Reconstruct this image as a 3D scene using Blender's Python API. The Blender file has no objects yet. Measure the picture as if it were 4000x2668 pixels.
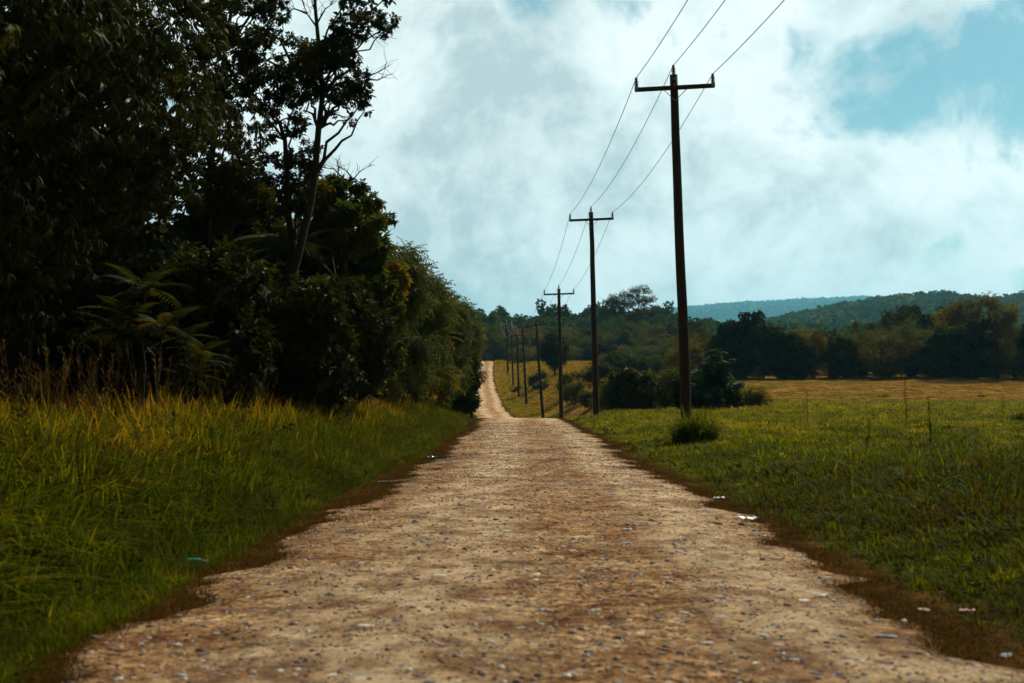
import bpy, math
import numpy as np
from mathutils import Vector, Matrix, Euler
R0 = np.random.default_rng(11)
scene = bpy.context.scene
COL = scene.collection
F = 2800.0; CX = 1175.5; HZ = 880.0; EYE = 1.5      # focal length and horizon in photo pixels (2351 wide), eye height

# ------------------------------------------------------------------ terrain
def ip(y, pts):
    a = np.array(pts, float); return np.interp(y, a[:, 0], a[:, 1])
def sm(x, a, b):
    t = np.clip((x - a) / (b - a), 0, 1); return t * t * (3 - 2 * t)
_yy = np.arange(-60, 420, 2.0)
_pp = ip(_yy, [(-60, .5), (0, 0), (30, -.34), (60, -.6), (80, -.79), (95, -1.7), (110, -2.9), (130, -3.4), (150, -2.68), (170, -1.8), (206, -1.37), (243, .28), (285, 3.28), (330, 7.3), (345, 7.7), (400, 8.6), (420, 9)])
_k = np.array([1, 2, 3, 2, 1]) / 9.0
_pp = np.convolve(np.pad(_pp, 2, mode='edge'), _k, mode='valid')
def prof(y): return np.interp(y, _yy, _pp)
def road_c(y): return ip(y, [(-60, .1), (0, .1), (8, .18), (20, .33), (30, .46), (64, .64), (80, .68), (95, .3), (110, -.5), (130, -1.2), (150, -2.1), (170, -3.6), (206, -4.2), (243, -5.45), (285, -6.7), (330, -7.2), (400, -9)])
def road_h(y): return ip(y, [(-60, 2.75), (10, 2.7), (20, 2.55), (30, 2.38), (64, 2.55), (80, 2.6), (120, 2.3), (400, 2.2)])
def ring(px, rows, d, tree): return EYE + (HZ - ip(px, rows)) / F * d - tree
def terr(x, y):
    x = np.asarray(x, float); y = np.asarray(y, float)
    o = x - road_c(y); h = road_h(y)
    p = prof(y)
    zr = ip(y, [(-60, .3), (0, .25), (20, .05), (40, -.2), (80, -.3), (112, -.3), (150, .85), (180, 2.3), (240, 4.2), (330, 7.0), (420, 9)])
    near = sm(o, h + .2, h + 3.5)
    far = sm(o, h + 1.5, h + 12)
    w = near * (1 - sm(y, 70, 90)) + far * sm(y, 70, 90)
    zr2 = p + (zr - p) * np.clip(w, 0, 1)
    left = p + .85 * sm(-o, h + .2, h + 4.0)
    z = np.where(o > 0, zr2, left)
    # road crown
    z = z + .05 * (1 - np.clip(np.abs(o) / h, 0, 1) ** 2)
    off = sm(np.abs(o), h, h + 3)
    z = z + off * (.05 * np.sin(x * 1.3 + y * .7) + .04 * np.sin(x * .8 - y * 1.1 + 1) + .12 * np.sin(x * .17 + 1) * np.sin(y * .13))
    z = z + off * sm(y, 190, 240) * (.35 * np.sin(x * .31) * np.sin(y * .23 + 1) + .2 * np.sin(x * .7 + y * .5))
    # hills
    px = CX + F * x / np.maximum(y, 1)
    r500 = ring(px, [(600, 712), (1105, 722), (1200, 726), (1300, 717), (1400, 712), (1500, 714), (1570, 737), (1700, 745), (2351, 762)], 500, 10)
    r760 = ring(px, [(900, 740), (1570, 752), (1700, 748), (1780, 736), (1870, 714), (1950, 700), (2050, 686), (2170, 677), (2210, 684), (2280, 691), (2351, 678), (2700, 670)], 1800, 21)
    r230 = ring(px, [(800, 705), (1400, 728), (1575, 713), (1700, 703), (1850, 696), (2000, 690), (2100, 694), (2351, 704), (2800, 690)], 10000, 60)
    keys = [400, 500, 620, 1800, 2600, 10000, 13500]
    vals = [8.6 + 0 * x, r500, np.minimum(r500, 14), r760, 26 + 0 * x, r230, 90 + 0 * x]
    for i in range(6):
        t = sm(y, keys[i], keys[i + 1]); m = (y > keys[i])
        z = np.where(m, vals[i] * (1 - t) + vals[i + 1] * t, z)
    return z
def tz(x, y): return float(terr(np.array([x]), np.array([y]))[0])
def hit(px, row, y0=5, y1=600):
    """where the sight line through a photo pixel meets the ground"""
    ys = np.arange(y0, y1, .25); xs = (px - CX) / F * ys; zs = EYE + (HZ - row) / F * ys
    k = np.nonzero(zs < terr(xs, ys))[0]
    i = k[0] if len(k) else len(ys) - 1
    return float(xs[i]), float(ys[i])
def P(px, row, d): return np.array([(px - CX) / F * d, d, EYE + (HZ - row) / F * d])

# ------------------------------------------------------------------ meshes
def nrm(a): return a / np.maximum(np.linalg.norm(a, axis=-1, keepdims=True), 1e-9)
class MB:
    def __init__(s): s.v = []; s.f = []; s.r = []; s.n = 0
    def add(s, V, Fc, rnd=.5):
        V = np.asarray(V, float).reshape(-1, 3); Fc = np.asarray(Fc, int).reshape(-1, 4)
        s.v.append(V); s.f.append(Fc + s.n); s.n += len(V)
        s.r.append(np.broadcast_to(np.asarray(rnd, float), (len(Fc),)))
    def tube(s, pts, rad, k=6, rnd=.5):
        k += k % 2; pts = np.asarray(pts, float); n = len(pts); rad = np.broadcast_to(np.asarray(rad, float), (n,))
        t = nrm(np.gradient(pts, axis=0)); ref = np.array([0, 1., 0]) if abs(t[0][2]) > .7 else np.array([0, 0, 1.])
        a = nrm(np.cross(t, ref)); b = np.cross(t, a)
        th = np.arange(k) * 2 * math.pi / k
        V = pts[:, None] + rad[:, None, None] * (np.cos(th)[None, :, None] * a[:, None] + np.sin(th)[None, :, None] * b[:, None])
        i, j = np.meshgrid(np.arange(n - 1), np.arange(k), indexing='ij'); j2 = (j + 1) % k
        Fc = np.stack([i * k + j, i * k + j2, (i + 1) * k + j2, (i + 1) * k + j], -1).reshape(-1, 4)
        V = np.concatenate([V.reshape(-1, 3), pts[[0, -1]]]); c0 = n * k
        cap = []
        for q in range(0, k, 2):
            cap.append([c0, (q + 2) % k, q + 1, q]); cap.append([c0 + 1, (n - 1) * k + q, (n - 1) * k + q + 1, (n - 1) * k + (q + 2) % k])
        s.add(V, np.concatenate([Fc, cap]), rnd)
    def box(s, c, d, rot=None, rnd=.5, ch=.0):
        q = np.array([[x, y, z] for z in (-1, 1) for y in (-1, 1) for x in (-1, 1)], float) * np.array(d) / 2
        if rot is not None: q = q @ np.array(rot).T
        s.add(q + np.array(c), [[0, 2, 3, 1], [4, 5, 7, 6], [0, 1, 5, 4], [2, 6, 7, 3], [0, 4, 6, 2], [1, 3, 7, 5]], rnd)
    def build(s, name, mat, parent=None, loc=(0, 0, 0), smooth=False):
        V = np.concatenate(s.v); Fc = np.concatenate(s.f); r = np.concatenate(s.r)
        me = bpy.data.meshes.new(name)
        me.vertices.add(len(V)); me.vertices.foreach_set('co', V.astype(np.float32).ravel())
        me.loops.add(len(Fc) * 4); me.loops.foreach_set('vertex_index', Fc.astype(np.int32).ravel())
        me.polygons.add(len(Fc)); me.polygons.foreach_set('loop_start', (np.arange(len(Fc)) * 4).astype(np.int32))
        me.update(calc_edges=True)
        at = me.attributes.new('rnd', 'FLOAT', 'FACE'); at.data.foreach_set('value', r.astype(np.float32))
        me.polygons.foreach_set('use_smooth', np.full(len(Fc), smooth))
        me.materials.append(mat)
        o = bpy.data.objects.new(name, me); COL.objects.link(o); o.location = loc
        if parent: o.parent = parent
        return o
def tag(o, label=None, cat=None, group=None, kind=None):
    if label: o['label'] = label
    if cat: o['category'] = cat
    if group: o['group'] = group
    if kind: o['kind'] = kind
    return o
def empty(name, loc, label, cat, group=None):
    o = bpy.data.objects.new(name, None); COL.objects.link(o); o.location = loc
    o.empty_display_size = .2
    return tag(o, label, cat, group)
def kids(o): return [c for c in bpy.data.objects if c.parent == o]
def copy_thing(o, ch, loc, rz=0, sc=(1, 1, 1), label=None):
    c = o.copy(); COL.objects.link(c); c.location = loc; c.rotation_euler = (0, 0, rz); c.scale = sc
    if label: c['label'] = label
    for k in ch:
        d = k.copy(); COL.objects.link(d); d.parent = c
    return c

# templates: (verts, quads), x is the growing direction, z the upper side
def leafT(w=.28, droop=.15, fold=.06):
    return np.array([[0, 0, 0], [.45, -w / 2, fold], [1, 0, -droop], [.45, w / 2, fold]], float), np.array([[0, 1, 2, 3]])
def comb(parts):
    vs, fs, n = [], [], 0
    for v, f in parts: vs.append(v); fs.append(f + n); n += len(v)
    return np.concatenate(vs), np.concatenate(fs)
def frames(d, roll=None, up=(0, 0, 1)):
    d = nrm(np.asarray(d, float)); up = np.broadcast_to(np.array(up, float), d.shape).copy()
    up[np.abs(d[:, 2]) > .97] = (1, 0, 0)
    y = nrm(np.cross(up, d)); z = np.cross(d, y)
    if roll is not None:
        c, s = np.cos(roll)[:, None], np.sin(roll)[:, None]; y, z = y * c + z * s, z * c - y * s
    return np.stack([d, y, z], -1)
def xf(T, M, s, p): return T[0] @ (M * s).T + p, T[1]
def whorlT(n, leaf, spread=1.0, droop=.5, seed=0, twig=.3):
    r = np.random.default_rng(seed); parts = []
    for i in range(n):
        a = i * 2.4 + r.uniform(-.3, .3); t = r.uniform(.25, 1)
        d = np.array([[t * .6 + .15, math.cos(a) * spread, math.sin(a) * spread * .8 - droop]])
        parts.append(xf(leaf, frames(d)[0], r.uniform(.7, 1.1), np.array([t * twig, 0, 0])))
    return comb(parts)
def sprayT(n, leaf, seed=0, droop=.25):
    r = np.random.default_rng(seed); parts = []
    for i in range(n):
        t = (i + .5) / n; s = 1 if i % 2 else -1
        d = np.array([[.7, s * r.uniform(.5, 1), r.uniform(-.5, .3) - droop]])
        parts.append(xf(leaf, frames(d)[0], .38 * r.uniform(.7, 1.1), np.array([t, 0, -droop * t * t])))
    return comb(parts)
def frondT(n, seed=0, w=.16, ll=.22, arch=.35, y=1.0):
    r = np.random.default_rng(seed); lf = leafT(w, .1, .02); parts = []
    for i in range(n):
        t = (i + .7) / n
        for s in (-1, 1):
            d = np.array([[.35, s * y, -.3 + r.uniform(-.1, .1)]]); k = ll * (.45 + .75 * math.sin(math.pi * min(1, t * .9 + .12)))
            parts.append(xf(lf, frames(d)[0], k, np.array([t, 0, .18 * t - arch * t * t])))
    for i in range(6):
        t0, t1 = i / 6, (i + 1) / 6; z0, z1 = .18 * t0 - arch * t0 * t0, .18 * t1 - arch * t1 * t1
        parts.append((np.array([[t0, -.008, z0], [t1, -.005, z1], [t1, .005, z1], [t0, .008, z0]]), np.array([[0, 1, 2, 3]])))
    return comb(parts)
def bladeT(seed=0, n=9, w=.03, lean=.5, segs=3, spread=.12, curl=.6):
    """a tuft of grass, one unit tall, growing along +z"""
    r = np.random.default_rng(seed); parts = []
    for i in range(n):
        a = r.uniform(0, 2 * math.pi); L = r.uniform(.55, 1.0); l = r.uniform(.1, 1) * lean; b = r.uniform(0, spread)
        d = np.array([math.cos(a), math.sin(a), 0]); sdir = np.array([-d[1], d[0], 0]); a2 = r.uniform(-.8, .8)
        sdir = sdir * math.cos(a2) + d * math.sin(a2)
        V = []
        for k in range(segs + 1):
            t = k / segs; c = d * (b + l * L * (t ** 1.7)) + np.array([0, 0, L * (t - curl * l * t ** 2.6)])
            ww = w * (1 - .85 * t ** 1.5) / 2; V += [c - sdir * ww, c + sdir * ww]
        parts.append((np.array(V), np.array([[2 * k, 2 * k + 1, 2 * k + 3, 2 * k + 2] for k in range(segs)])))
    return comb(parts)
def scatter(mb, Ts, pos, M, s, rnd, rng):
    """copies of the templates at every position; s may be (N,) or (N,3)"""
    pos = np.asarray(pos, float); N = len(pos); s = np.asarray(s, float)
    if s.ndim == 1: s = np.repeat(s[:, None], 3, 1)
    which = rng.integers(0, len(Ts), N)
    for k, (TV, TF) in enumerate(Ts):
        i = np.nonzero(which == k)[0]
        if not len(i): continue
        V = np.einsum('nij,nkj->nki', M[i], TV[None] * s[i][:, None, :]) + pos[i][:, None]
        Fc = TF[None] + (np.arange(len(i)) * len(TV))[:, None, None]
        m = len(TF); rr = np.clip(np.repeat(rnd[i], m) + rng.normal(0, .07, len(i) * m), 0, 1)
        mb.add(V.reshape(-1, 3), Fc.reshape(-1, 4), rr)
def rotz(a, tilt=0, rng=None):
    c, s = np.cos(a), np.sin(a); z = 0 * a; M = np.stack([np.stack([c, -s, z], -1), np.stack([s, c, z], -1), np.stack([z, z, z + 1], -1)], 1)
    if tilt:
        t = rng.normal(0, tilt, (len(a), 2)); T = np.zeros((len(a), 3, 3)); T[:, 0, 0] = T[:, 1, 1] = T[:, 2, 2] = 1
        T[:, 0, 2] = t[:, 0]; T[:, 1, 2] = t[:, 1]; M = T @ M
    return M
def clumps(mb, centers, radii, per, Ts, size, rng, droop=.2, flat=.75, outward=.8, jit=.5):
    """leafy twigs gathered round each centre; every clump has its own tint"""
    C = np.asarray(centers, float); Rr = np.broadcast_to(np.asarray(radii, float), (len(C),))
    n = np.maximum(3, (per * (Rr / np.mean(Rr)) ** 2).astype(int)); idx = np.repeat(np.arange(len(C)), n); N = len(idx)
    d = nrm(rng.normal(0, 1, (N, 3))); rr = rng.uniform(.15, 1, N) ** .6
    off = d * rr[:, None] * Rr[idx][:, None] * np.array([1, 1, flat])
    dirs = nrm(d * outward + rng.normal(0, jit, (N, 3)) * .7 + np.array([0, 0, -droop]))
    tint = np.clip(rng.normal(.5, .17, len(C)), 0, 1)[idx] + rng.normal(0, .1, N)
    scatter(mb, Ts, C[idx] + off, frames(dirs, rng.uniform(-.6, .6, N)), size * rng.uniform(.6, 1.25, N), np.clip(tint, 0, 1), rng)
def bend(a, b, rng, wob=.1, n=6, sag=.0):
    a = np.asarray(a, float); b = np.asarray(b, float); t = np.linspace(0, 1, n)[:, None]; L = np.linalg.norm(b - a)
    p = a + (b - a) * t; w = rng.normal(0, wob * L * .35, (n, 3)); w[0] = w[-1] = 0
    p = p + w * np.sin(math.pi * t); p[:, 2] += sag * L * np.sin(math.pi * t[:, 0]); return p

# ------------------------------------------------------------------ materials
def newmat(name):
    m = bpy.data.materials.new(name); m.use_nodes = True; nt = m.node_tree; nt.nodes.clear()
    out = nt.nodes.new('ShaderNodeOutputMaterial'); return m, nt, out
def N(nt, typ, **kw):
    n = nt.nodes.new(typ)
    for k, v in kw.items():
        if k in n.inputs.keys() if isinstance(k, str) else False: n.inputs[k].default_value = v
        else: setattr(n, k, v)
    return n
def ramp(nt, stops, fac=None, interp='LINEAR'):
    n = nt.nodes.new('ShaderNodeValToRGB'); e = n.color_ramp.elements; n.color_ramp.interpolation = interp
    while len(e) < len(stops): e.new(.5)
    for i, (p, c) in enumerate(stops): e[i].position = p; e[i].color = (*c, 1) if len(c) == 3 else c
    if fac is not None: nt.links.new(fac, n.inputs[0])
    return n
def leafmat(name, stops, trans=.3, rough=.6, spec=.04, warm=(1.5, 1.3, .5)):
    m, nt, out = newmat(name); L = nt.links
    at = N(nt, 'ShaderNodeAttribute', attribute_name='rnd'); r = ramp(nt, stops, at.outputs['Fac'])
    b = nt.nodes.new('ShaderNodeBsdfPrincipled'); L.new(r.outputs[0], b.inputs['Base Color'])
    b.inputs['Roughness'].default_value = rough; b.inputs['Specular IOR Level'].default_value = spec
    t = nt.nodes.new('ShaderNodeBsdfTranslucent'); mu = N(nt, 'ShaderNodeMix', data_type='RGBA', blend_type='MULTIPLY')
    mu.inputs['Factor'].default_value = 1; L.new(r.outputs[0], mu.inputs['A']); mu.inputs['B'].default_value = (*warm, 1)
    L.new(mu.outputs['Result'], t.inputs['Color'])
    x = nt.nodes.new('ShaderNodeMixShader'); x.inputs[0].default_value = trans
    L.new(b.outputs[0], x.inputs[1]); L.new(t.outputs[0], x.inputs[2]); L.new(x.outputs[0], out.inputs[0]); return m
def surfmat(name, stops, scale=5, detail=6, rough=.85, bump=.3, stretch=(1, 1, 1), spec=.2, dist=.02):
    m, nt, out = newmat(name); L = nt.links
    g = nt.nodes.new('ShaderNodeTexCoord'); mp = nt.nodes.new('ShaderNodeMapping'); mp.inputs['Scale'].default_value = stretch
    L.new(g.outputs['Object'], mp.inputs[0]); no = nt.nodes.new('ShaderNodeTexNoise'); no.inputs['Scale'].default_value = scale
    no.inputs['Detail'].default_value = detail; no.inputs['Roughness'].default_value = .65; L.new(mp.outputs[0], no.inputs['Vector'])
    r = ramp(nt, stops, no.outputs['Fac']); b = nt.nodes.new('ShaderNodeBsdfPrincipled'); L.new(r.outputs[0], b.inputs['Base Color'])
    b.inputs['Roughness'].default_value = rough; b.inputs['Specular IOR Level'].default_value = spec
    bp = nt.nodes.new('ShaderNodeBump'); bp.inputs['Strength'].default_value = bump; bp.inputs['Distance'].default_value = dist
    L.new(no.outputs['Fac'], bp.inputs['Height']); L.new(bp.outputs[0], b.inputs['Normal']); L.new(b.outputs[0], out.inputs[0]); return m

DG = leafmat('mango_leaf', [(0, (.012, .016, .006)), (.45, (.022, .030, .007)), (.75, (.040, .050, .009)), (1, (.075, .075, .014))], .22, .6, .05)
MG = leafmat('broad_leaf', [(0, (.018, .030, .008)), (.4, (.042, .062, .010)), (.75, (.080, .095, .012)), (.93, (.15, .11, .014)), (1, (.22, .09, .015))], .38)
OL = leafmat('olive_leaf', [(0, (.030, .038, .007)), (.4, (.075, .075, .009)), (.75, (.14, .115, .012)), (1, (.27, .14, .018))], .42)
YG = leafmat('bright_leaf', [(0, (.02, .045, .018)), (.5, (.045, .085, .028)), (1, (.09, .13, .03))], .3)
SH = leafmat('shrub_leaf', [(0, (.011, .022, .009)), (.5, (.028, .044, .012)), (.85, (.060, .062, .012)), (1, (.10, .065, .014))], .3, .5, .08)
BGm = leafmat('papaya_leaf', [(0, (.010, .024, .011)), (.6, (.026, .052, .022)), (1, (.09, .15, .07))], .2, .6, .03)
GR = leafmat('tall_grass_blade', [(0, (.035, .050, .005)), (.35, (.095, .110, .006)), (.65, (.27, .20, .012)), (.85, (.36, .21, .022)), (1, (.22, .09, .018))], .4, .65, .03)
GG = leafmat('green_grass_blade', [(0, (.070, .045, .009)), (.10, (.030, .048, .004)), (.45, (.080, .110, .003)), (.8, (.25, .235, .004)), (1, (.50, .34, .016))], .38, .65, .02)
DR = leafmat('dry_grass_blade', [(0, (.035, .022, .003)), (.5, (.10, .050, .008)), (1, (.28, .145, .022))], .25, .8, .01)
RD = leafmat('reed_blade', [(0, (.030, .07, .025)), (.5, (.07, .14, .04)), (1, (.18, .24, .05))], .25, .45, .12)
ST = leafmat('seed_stalk', [(0, (.05, .028, .012)), (.5, (.09, .055, .020)), (1, (.16, .11, .035))], .2, .6, .1)
BK = surfmat('bark', [(.3, (.014, .010, .007)), (.58, (.035, .026, .018)), (.78, (.12, .10, .08))], 3, 8, .9, .6, (4, 4, 1))
WD = surfmat('pole_wood', [(.3, (.022, .012, .008)), (.6, (.05, .028, .017)), (.8, (.085, .05, .03))], 4, 8, .85, .5, (9, 9, .6))
MT = surfmat('galvanised_metal', [(.3, (.10, .12, .12)), (.7, (.22, .25, .25))], 20, 4, .5, .1, spec=.5)
CE = surfmat('brown_porcelain', [(.3, (.035, .018, .012)), (.7, (.06, .03, .02))], 8, 3, .25, .05, spec=.6)
WIRE = surfmat('aluminium_wire', [(.3, (.10, .12, .12)), (.7, (.16, .18, .18))], 30, 2, .5, 0)
DEAD = surfmat('dead_wood', [(.3, (.05, .04, .032)), (.7, (.13, .11, .09))], 5, 5, .9, .3)

# ------------------------------------------------------------------ ground and road
def ax(lo, hi, step, far_lo, far_hi, g):
    a = list(np.arange(lo, hi + 1e-6, step)); s = step
    while a[-1] < far_hi: s *= g; a.append(a[-1] + s)
    s = step; b = [lo]
    while b[-1] > far_lo: s *= g; b.append(b[-1] - s)
    return np.array(b[:0:-1] + a)
xs = ax(-9, 14, .3, -9500, 9500, 1.045); ys = ax(4, 60, .4, -60, 13500, 1.018)
X, Y = np.meshgrid(xs, ys, indexing='ij'); o = X - road_c(Y); h = road_h(Y)
Z = terr(X, Y) - .12 * (1 - sm(np.abs(o), h - 1.15, h - .65)) * (Y < 385)
nx, ny = X.shape
i, j = np.meshgrid(np.arange(nx - 1), np.arange(ny - 1), indexing='ij')
Q = np.stack([i * ny + j, (i + 1) * ny + j, (i + 1) * ny + j + 1, i * ny + j + 1], -1).reshape(-1, 4)
g = MB(); g.add(np.stack([X, Y, Z], -1), Q)

def ground_mat():
    m, nt, out = newmat('ground_soil_and_grass'); L = nt.links
    pos = nt.nodes.new('ShaderNodeNewGeometry').outputs['Position']
    def noise(sc, det=6, ro=.6):
        n = nt.nodes.new('ShaderNodeTexNoise'); n.inputs['Scale'].default_value = sc; n.inputs['Detail'].default_value = det; n.inputs['Roughness'].default_value = ro
        L.new(pos, n.inputs['Vector']); return n.outputs['Fac']
    def math_(op, a, b=None, clamp=False):
        n = nt.nodes.new('ShaderNodeMath'); n.operation = op; n.use_clamp = clamp
        for k, q in enumerate((a, b)):
            if q is None: continue
            if isinstance(q, (int, float)): n.inputs[k].default_value = q
            else: L.new(q, n.inputs[k])
        return n.outputs[0]
    def mix(f, a, b):
        n = N(nt, 'ShaderNodeMix', data_type='RGBA'); L.new(f, n.inputs['Factor']); L.new(a, n.inputs['A']); L.new(b, n.inputs['B']); return n.outputs['Result']
    dry = nt.nodes.new('ShaderNodeAttribute'); dry.attribute_name = 'dry'; yel = nt.nodes.new('ShaderNodeAttribute'); yel.attribute_name = 'yellow'; edg = nt.nodes.new('ShaderNodeAttribute'); edg.attribute_name = 'edge'
    n1 = noise(.35, 8); n2 = noise(4, 8, .75); n3 = noise(25, 5, .7)
    base = math_('ADD', math_('MULTIPLY', n1, .45), math_('ADD', math_('MULTIPLY', n2, .35), math_('MULTIPLY', n3, .2)))
    green = ramp(nt, [(.40, (.040, .040, .006)), (.5, (.090, .090, .007)), (.6, (.16, .13, .012))], base).outputs[0]
    brown = ramp(nt, [(.40, (.055, .030, .007)), (.5, (.19, .105, .020)), (.6, (.33, .19, .04))], base).outputs[0]
    yell = ramp(nt, [(.40, (.10, .070, .010)), (.5, (.24, .155, .020)), (.6, (.42, .27, .05))], base).outputs[0]
    mat_ = ramp(nt, [(.40, (.022, .013, .004)), (.5, (.070, .036, .009)), (.6, (.20, .11, .035))], base).outputs[0]
    jit = math_('MULTIPLY', math_('SUBTRACT', math_('ADD', math_('MULTIPLY', n2, .6), math_('MULTIPLY', n1, .4)), .5), 3.2)
    def fac(a): return math_('ADD', math_('MULTIPLY', math_('SUBTRACT', math_('ADD', a.outputs['Fac'], jit), .5), 3.0), .5, True)
    c = mix(fac(dry), green, brown); c = mix(fac(yel), c, yell); c = mix(fac(edg), c, mat_); wo = nt.nodes.new('ShaderNodeAttribute'); wo.attribute_name = 'wooded'; fl = ramp(nt, [(.42, (.012, .030, .018)), (.58, (.04, .085, .045))], noise(.05, 8, .7)).outputs[0]; c = mix(wo.outputs['Fac'], c, fl)
    b = nt.nodes.new('ShaderNodeBsdfPrincipled'); L.new(c, b.inputs['Base Color']); b.inputs['Roughness'].default_value = 1; b.inputs['Specular IOR Level'].default_value = 0
    bp = nt.nodes.new('ShaderNodeBump'); bp.inputs['Strength'].default_value = .8; bp.inputs['Distance'].default_value = .08; L.new(base, bp.inputs['Height']); L.new(bp.outputs[0], b.inputs['Normal'])
    L.new(b.outputs[0], out.inputs[0]); return m
ground = tag(g.build('ground', ground_mat(), smooth=True), kind='structure')
def vn(a, seed):  # smooth 1-d noise
    r = np.random.default_rng(seed).uniform(-1, 1, 4000); k = np.floor(a).astype(int); f = a - k; f = f * f * (3 - 2 * f); return r[k % 4000] * (1 - f) + r[(k + 1) % 4000] * f
def patch(x, y, f, seed): return .5 + .5 * vn(x * f + 500 + 7 * vn(y * f * .6 + 100, seed + 1), seed) * vn(y * f + 900 + 3 * vn(x * f, seed + 2), seed + 3) * 1.5
def dryzone(x, y):
    o = x - road_c(y) - road_h(y)
    a = sm(y, 100 - 24 * (1 - sm(x, 6, 22)), 116 - 24 * (1 - sm(x, 6, 22))) * sm(o, 1.5, 5) * (1 - sm(y, 205, 235)) * (o > 0)
    return a * (1 - .75 * sm(.5 + .5 * np.sin(x * .16 + y * .05 + 1.7 * np.sin(y * .11)) * np.sin(y * .19 + x * .03), .72, .95))
def yelzone(x, y):
    o = x - road_c(y) - road_h(y)
    return sm(y, 195, 225) * (1 - sm(y, 380, 420)) * (o > -6)
def vattr(ob, name, val):
    a = ob.data.attributes.new(name, 'FLOAT', 'POINT'); a.data.foreach_set('value', np.asarray(val, np.float32).ravel())
vattr(ground, 'dry', dryzone(X, Y)); vattr(ground, 'yellow', yelzone(X, Y))
vattr(ground, 'wooded', sm(Y, 600, 900) + 0 * X); oo = np.abs(o) - h
vattr(ground, 'edge', (1 - sm(oo, -.1, .7 + .9 * patch(X, Y, .35, 61))) * (Y < 400) * .85)

ry = np.concatenate([np.arange(-40, 4, 1.), np.arange(4, 40, .2), np.arange(40, 120, .6), np.arange(120, 384, 1.5)])
t = np.linspace(-1, 1, 33)
eL = .20 * vn(ry * .5 + 100, 1) + .2 * vn(ry * 1.7 + 200, 2) + .15 * vn(ry * 4.5 + 300, 7); eR = .20 * vn(ry * .5 + 100, 3) + .2 * vn(ry * 1.7 + 200, 4) + .15 * vn(ry * 4.5 + 300, 8)
RX = road_c(ry)[None] + np.where(t[:, None] < 0, t[:, None] * (road_h(ry) + eL)[None], t[:, None] * (road_h(ry) + eR)[None])
RY = np.repeat(ry[None], len(t), 0)
bumpy = .018 * np.sin(RY * 1.1 + RX * .7) * np.sin(RX * 1.9 + RY * .3) + .012 * np.sin(RY * 2.7 + 1 + RX)
RZ = terr(RX, RY) + .012 + bumpy * (1 - np.abs(t[:, None]) ** 4) - .03 * (np.abs(t[:, None]) > .99)
a_, b_ = RX.shape; i, j = np.meshgrid(np.arange(a_ - 1), np.arange(b_ - 1), indexing='ij')
Q = np.stack([i * b_ + j, (i + 1) * b_ + j, (i + 1) * b_ + j + 1, i * b_ + j + 1], -1).reshape(-1, 4)
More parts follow.
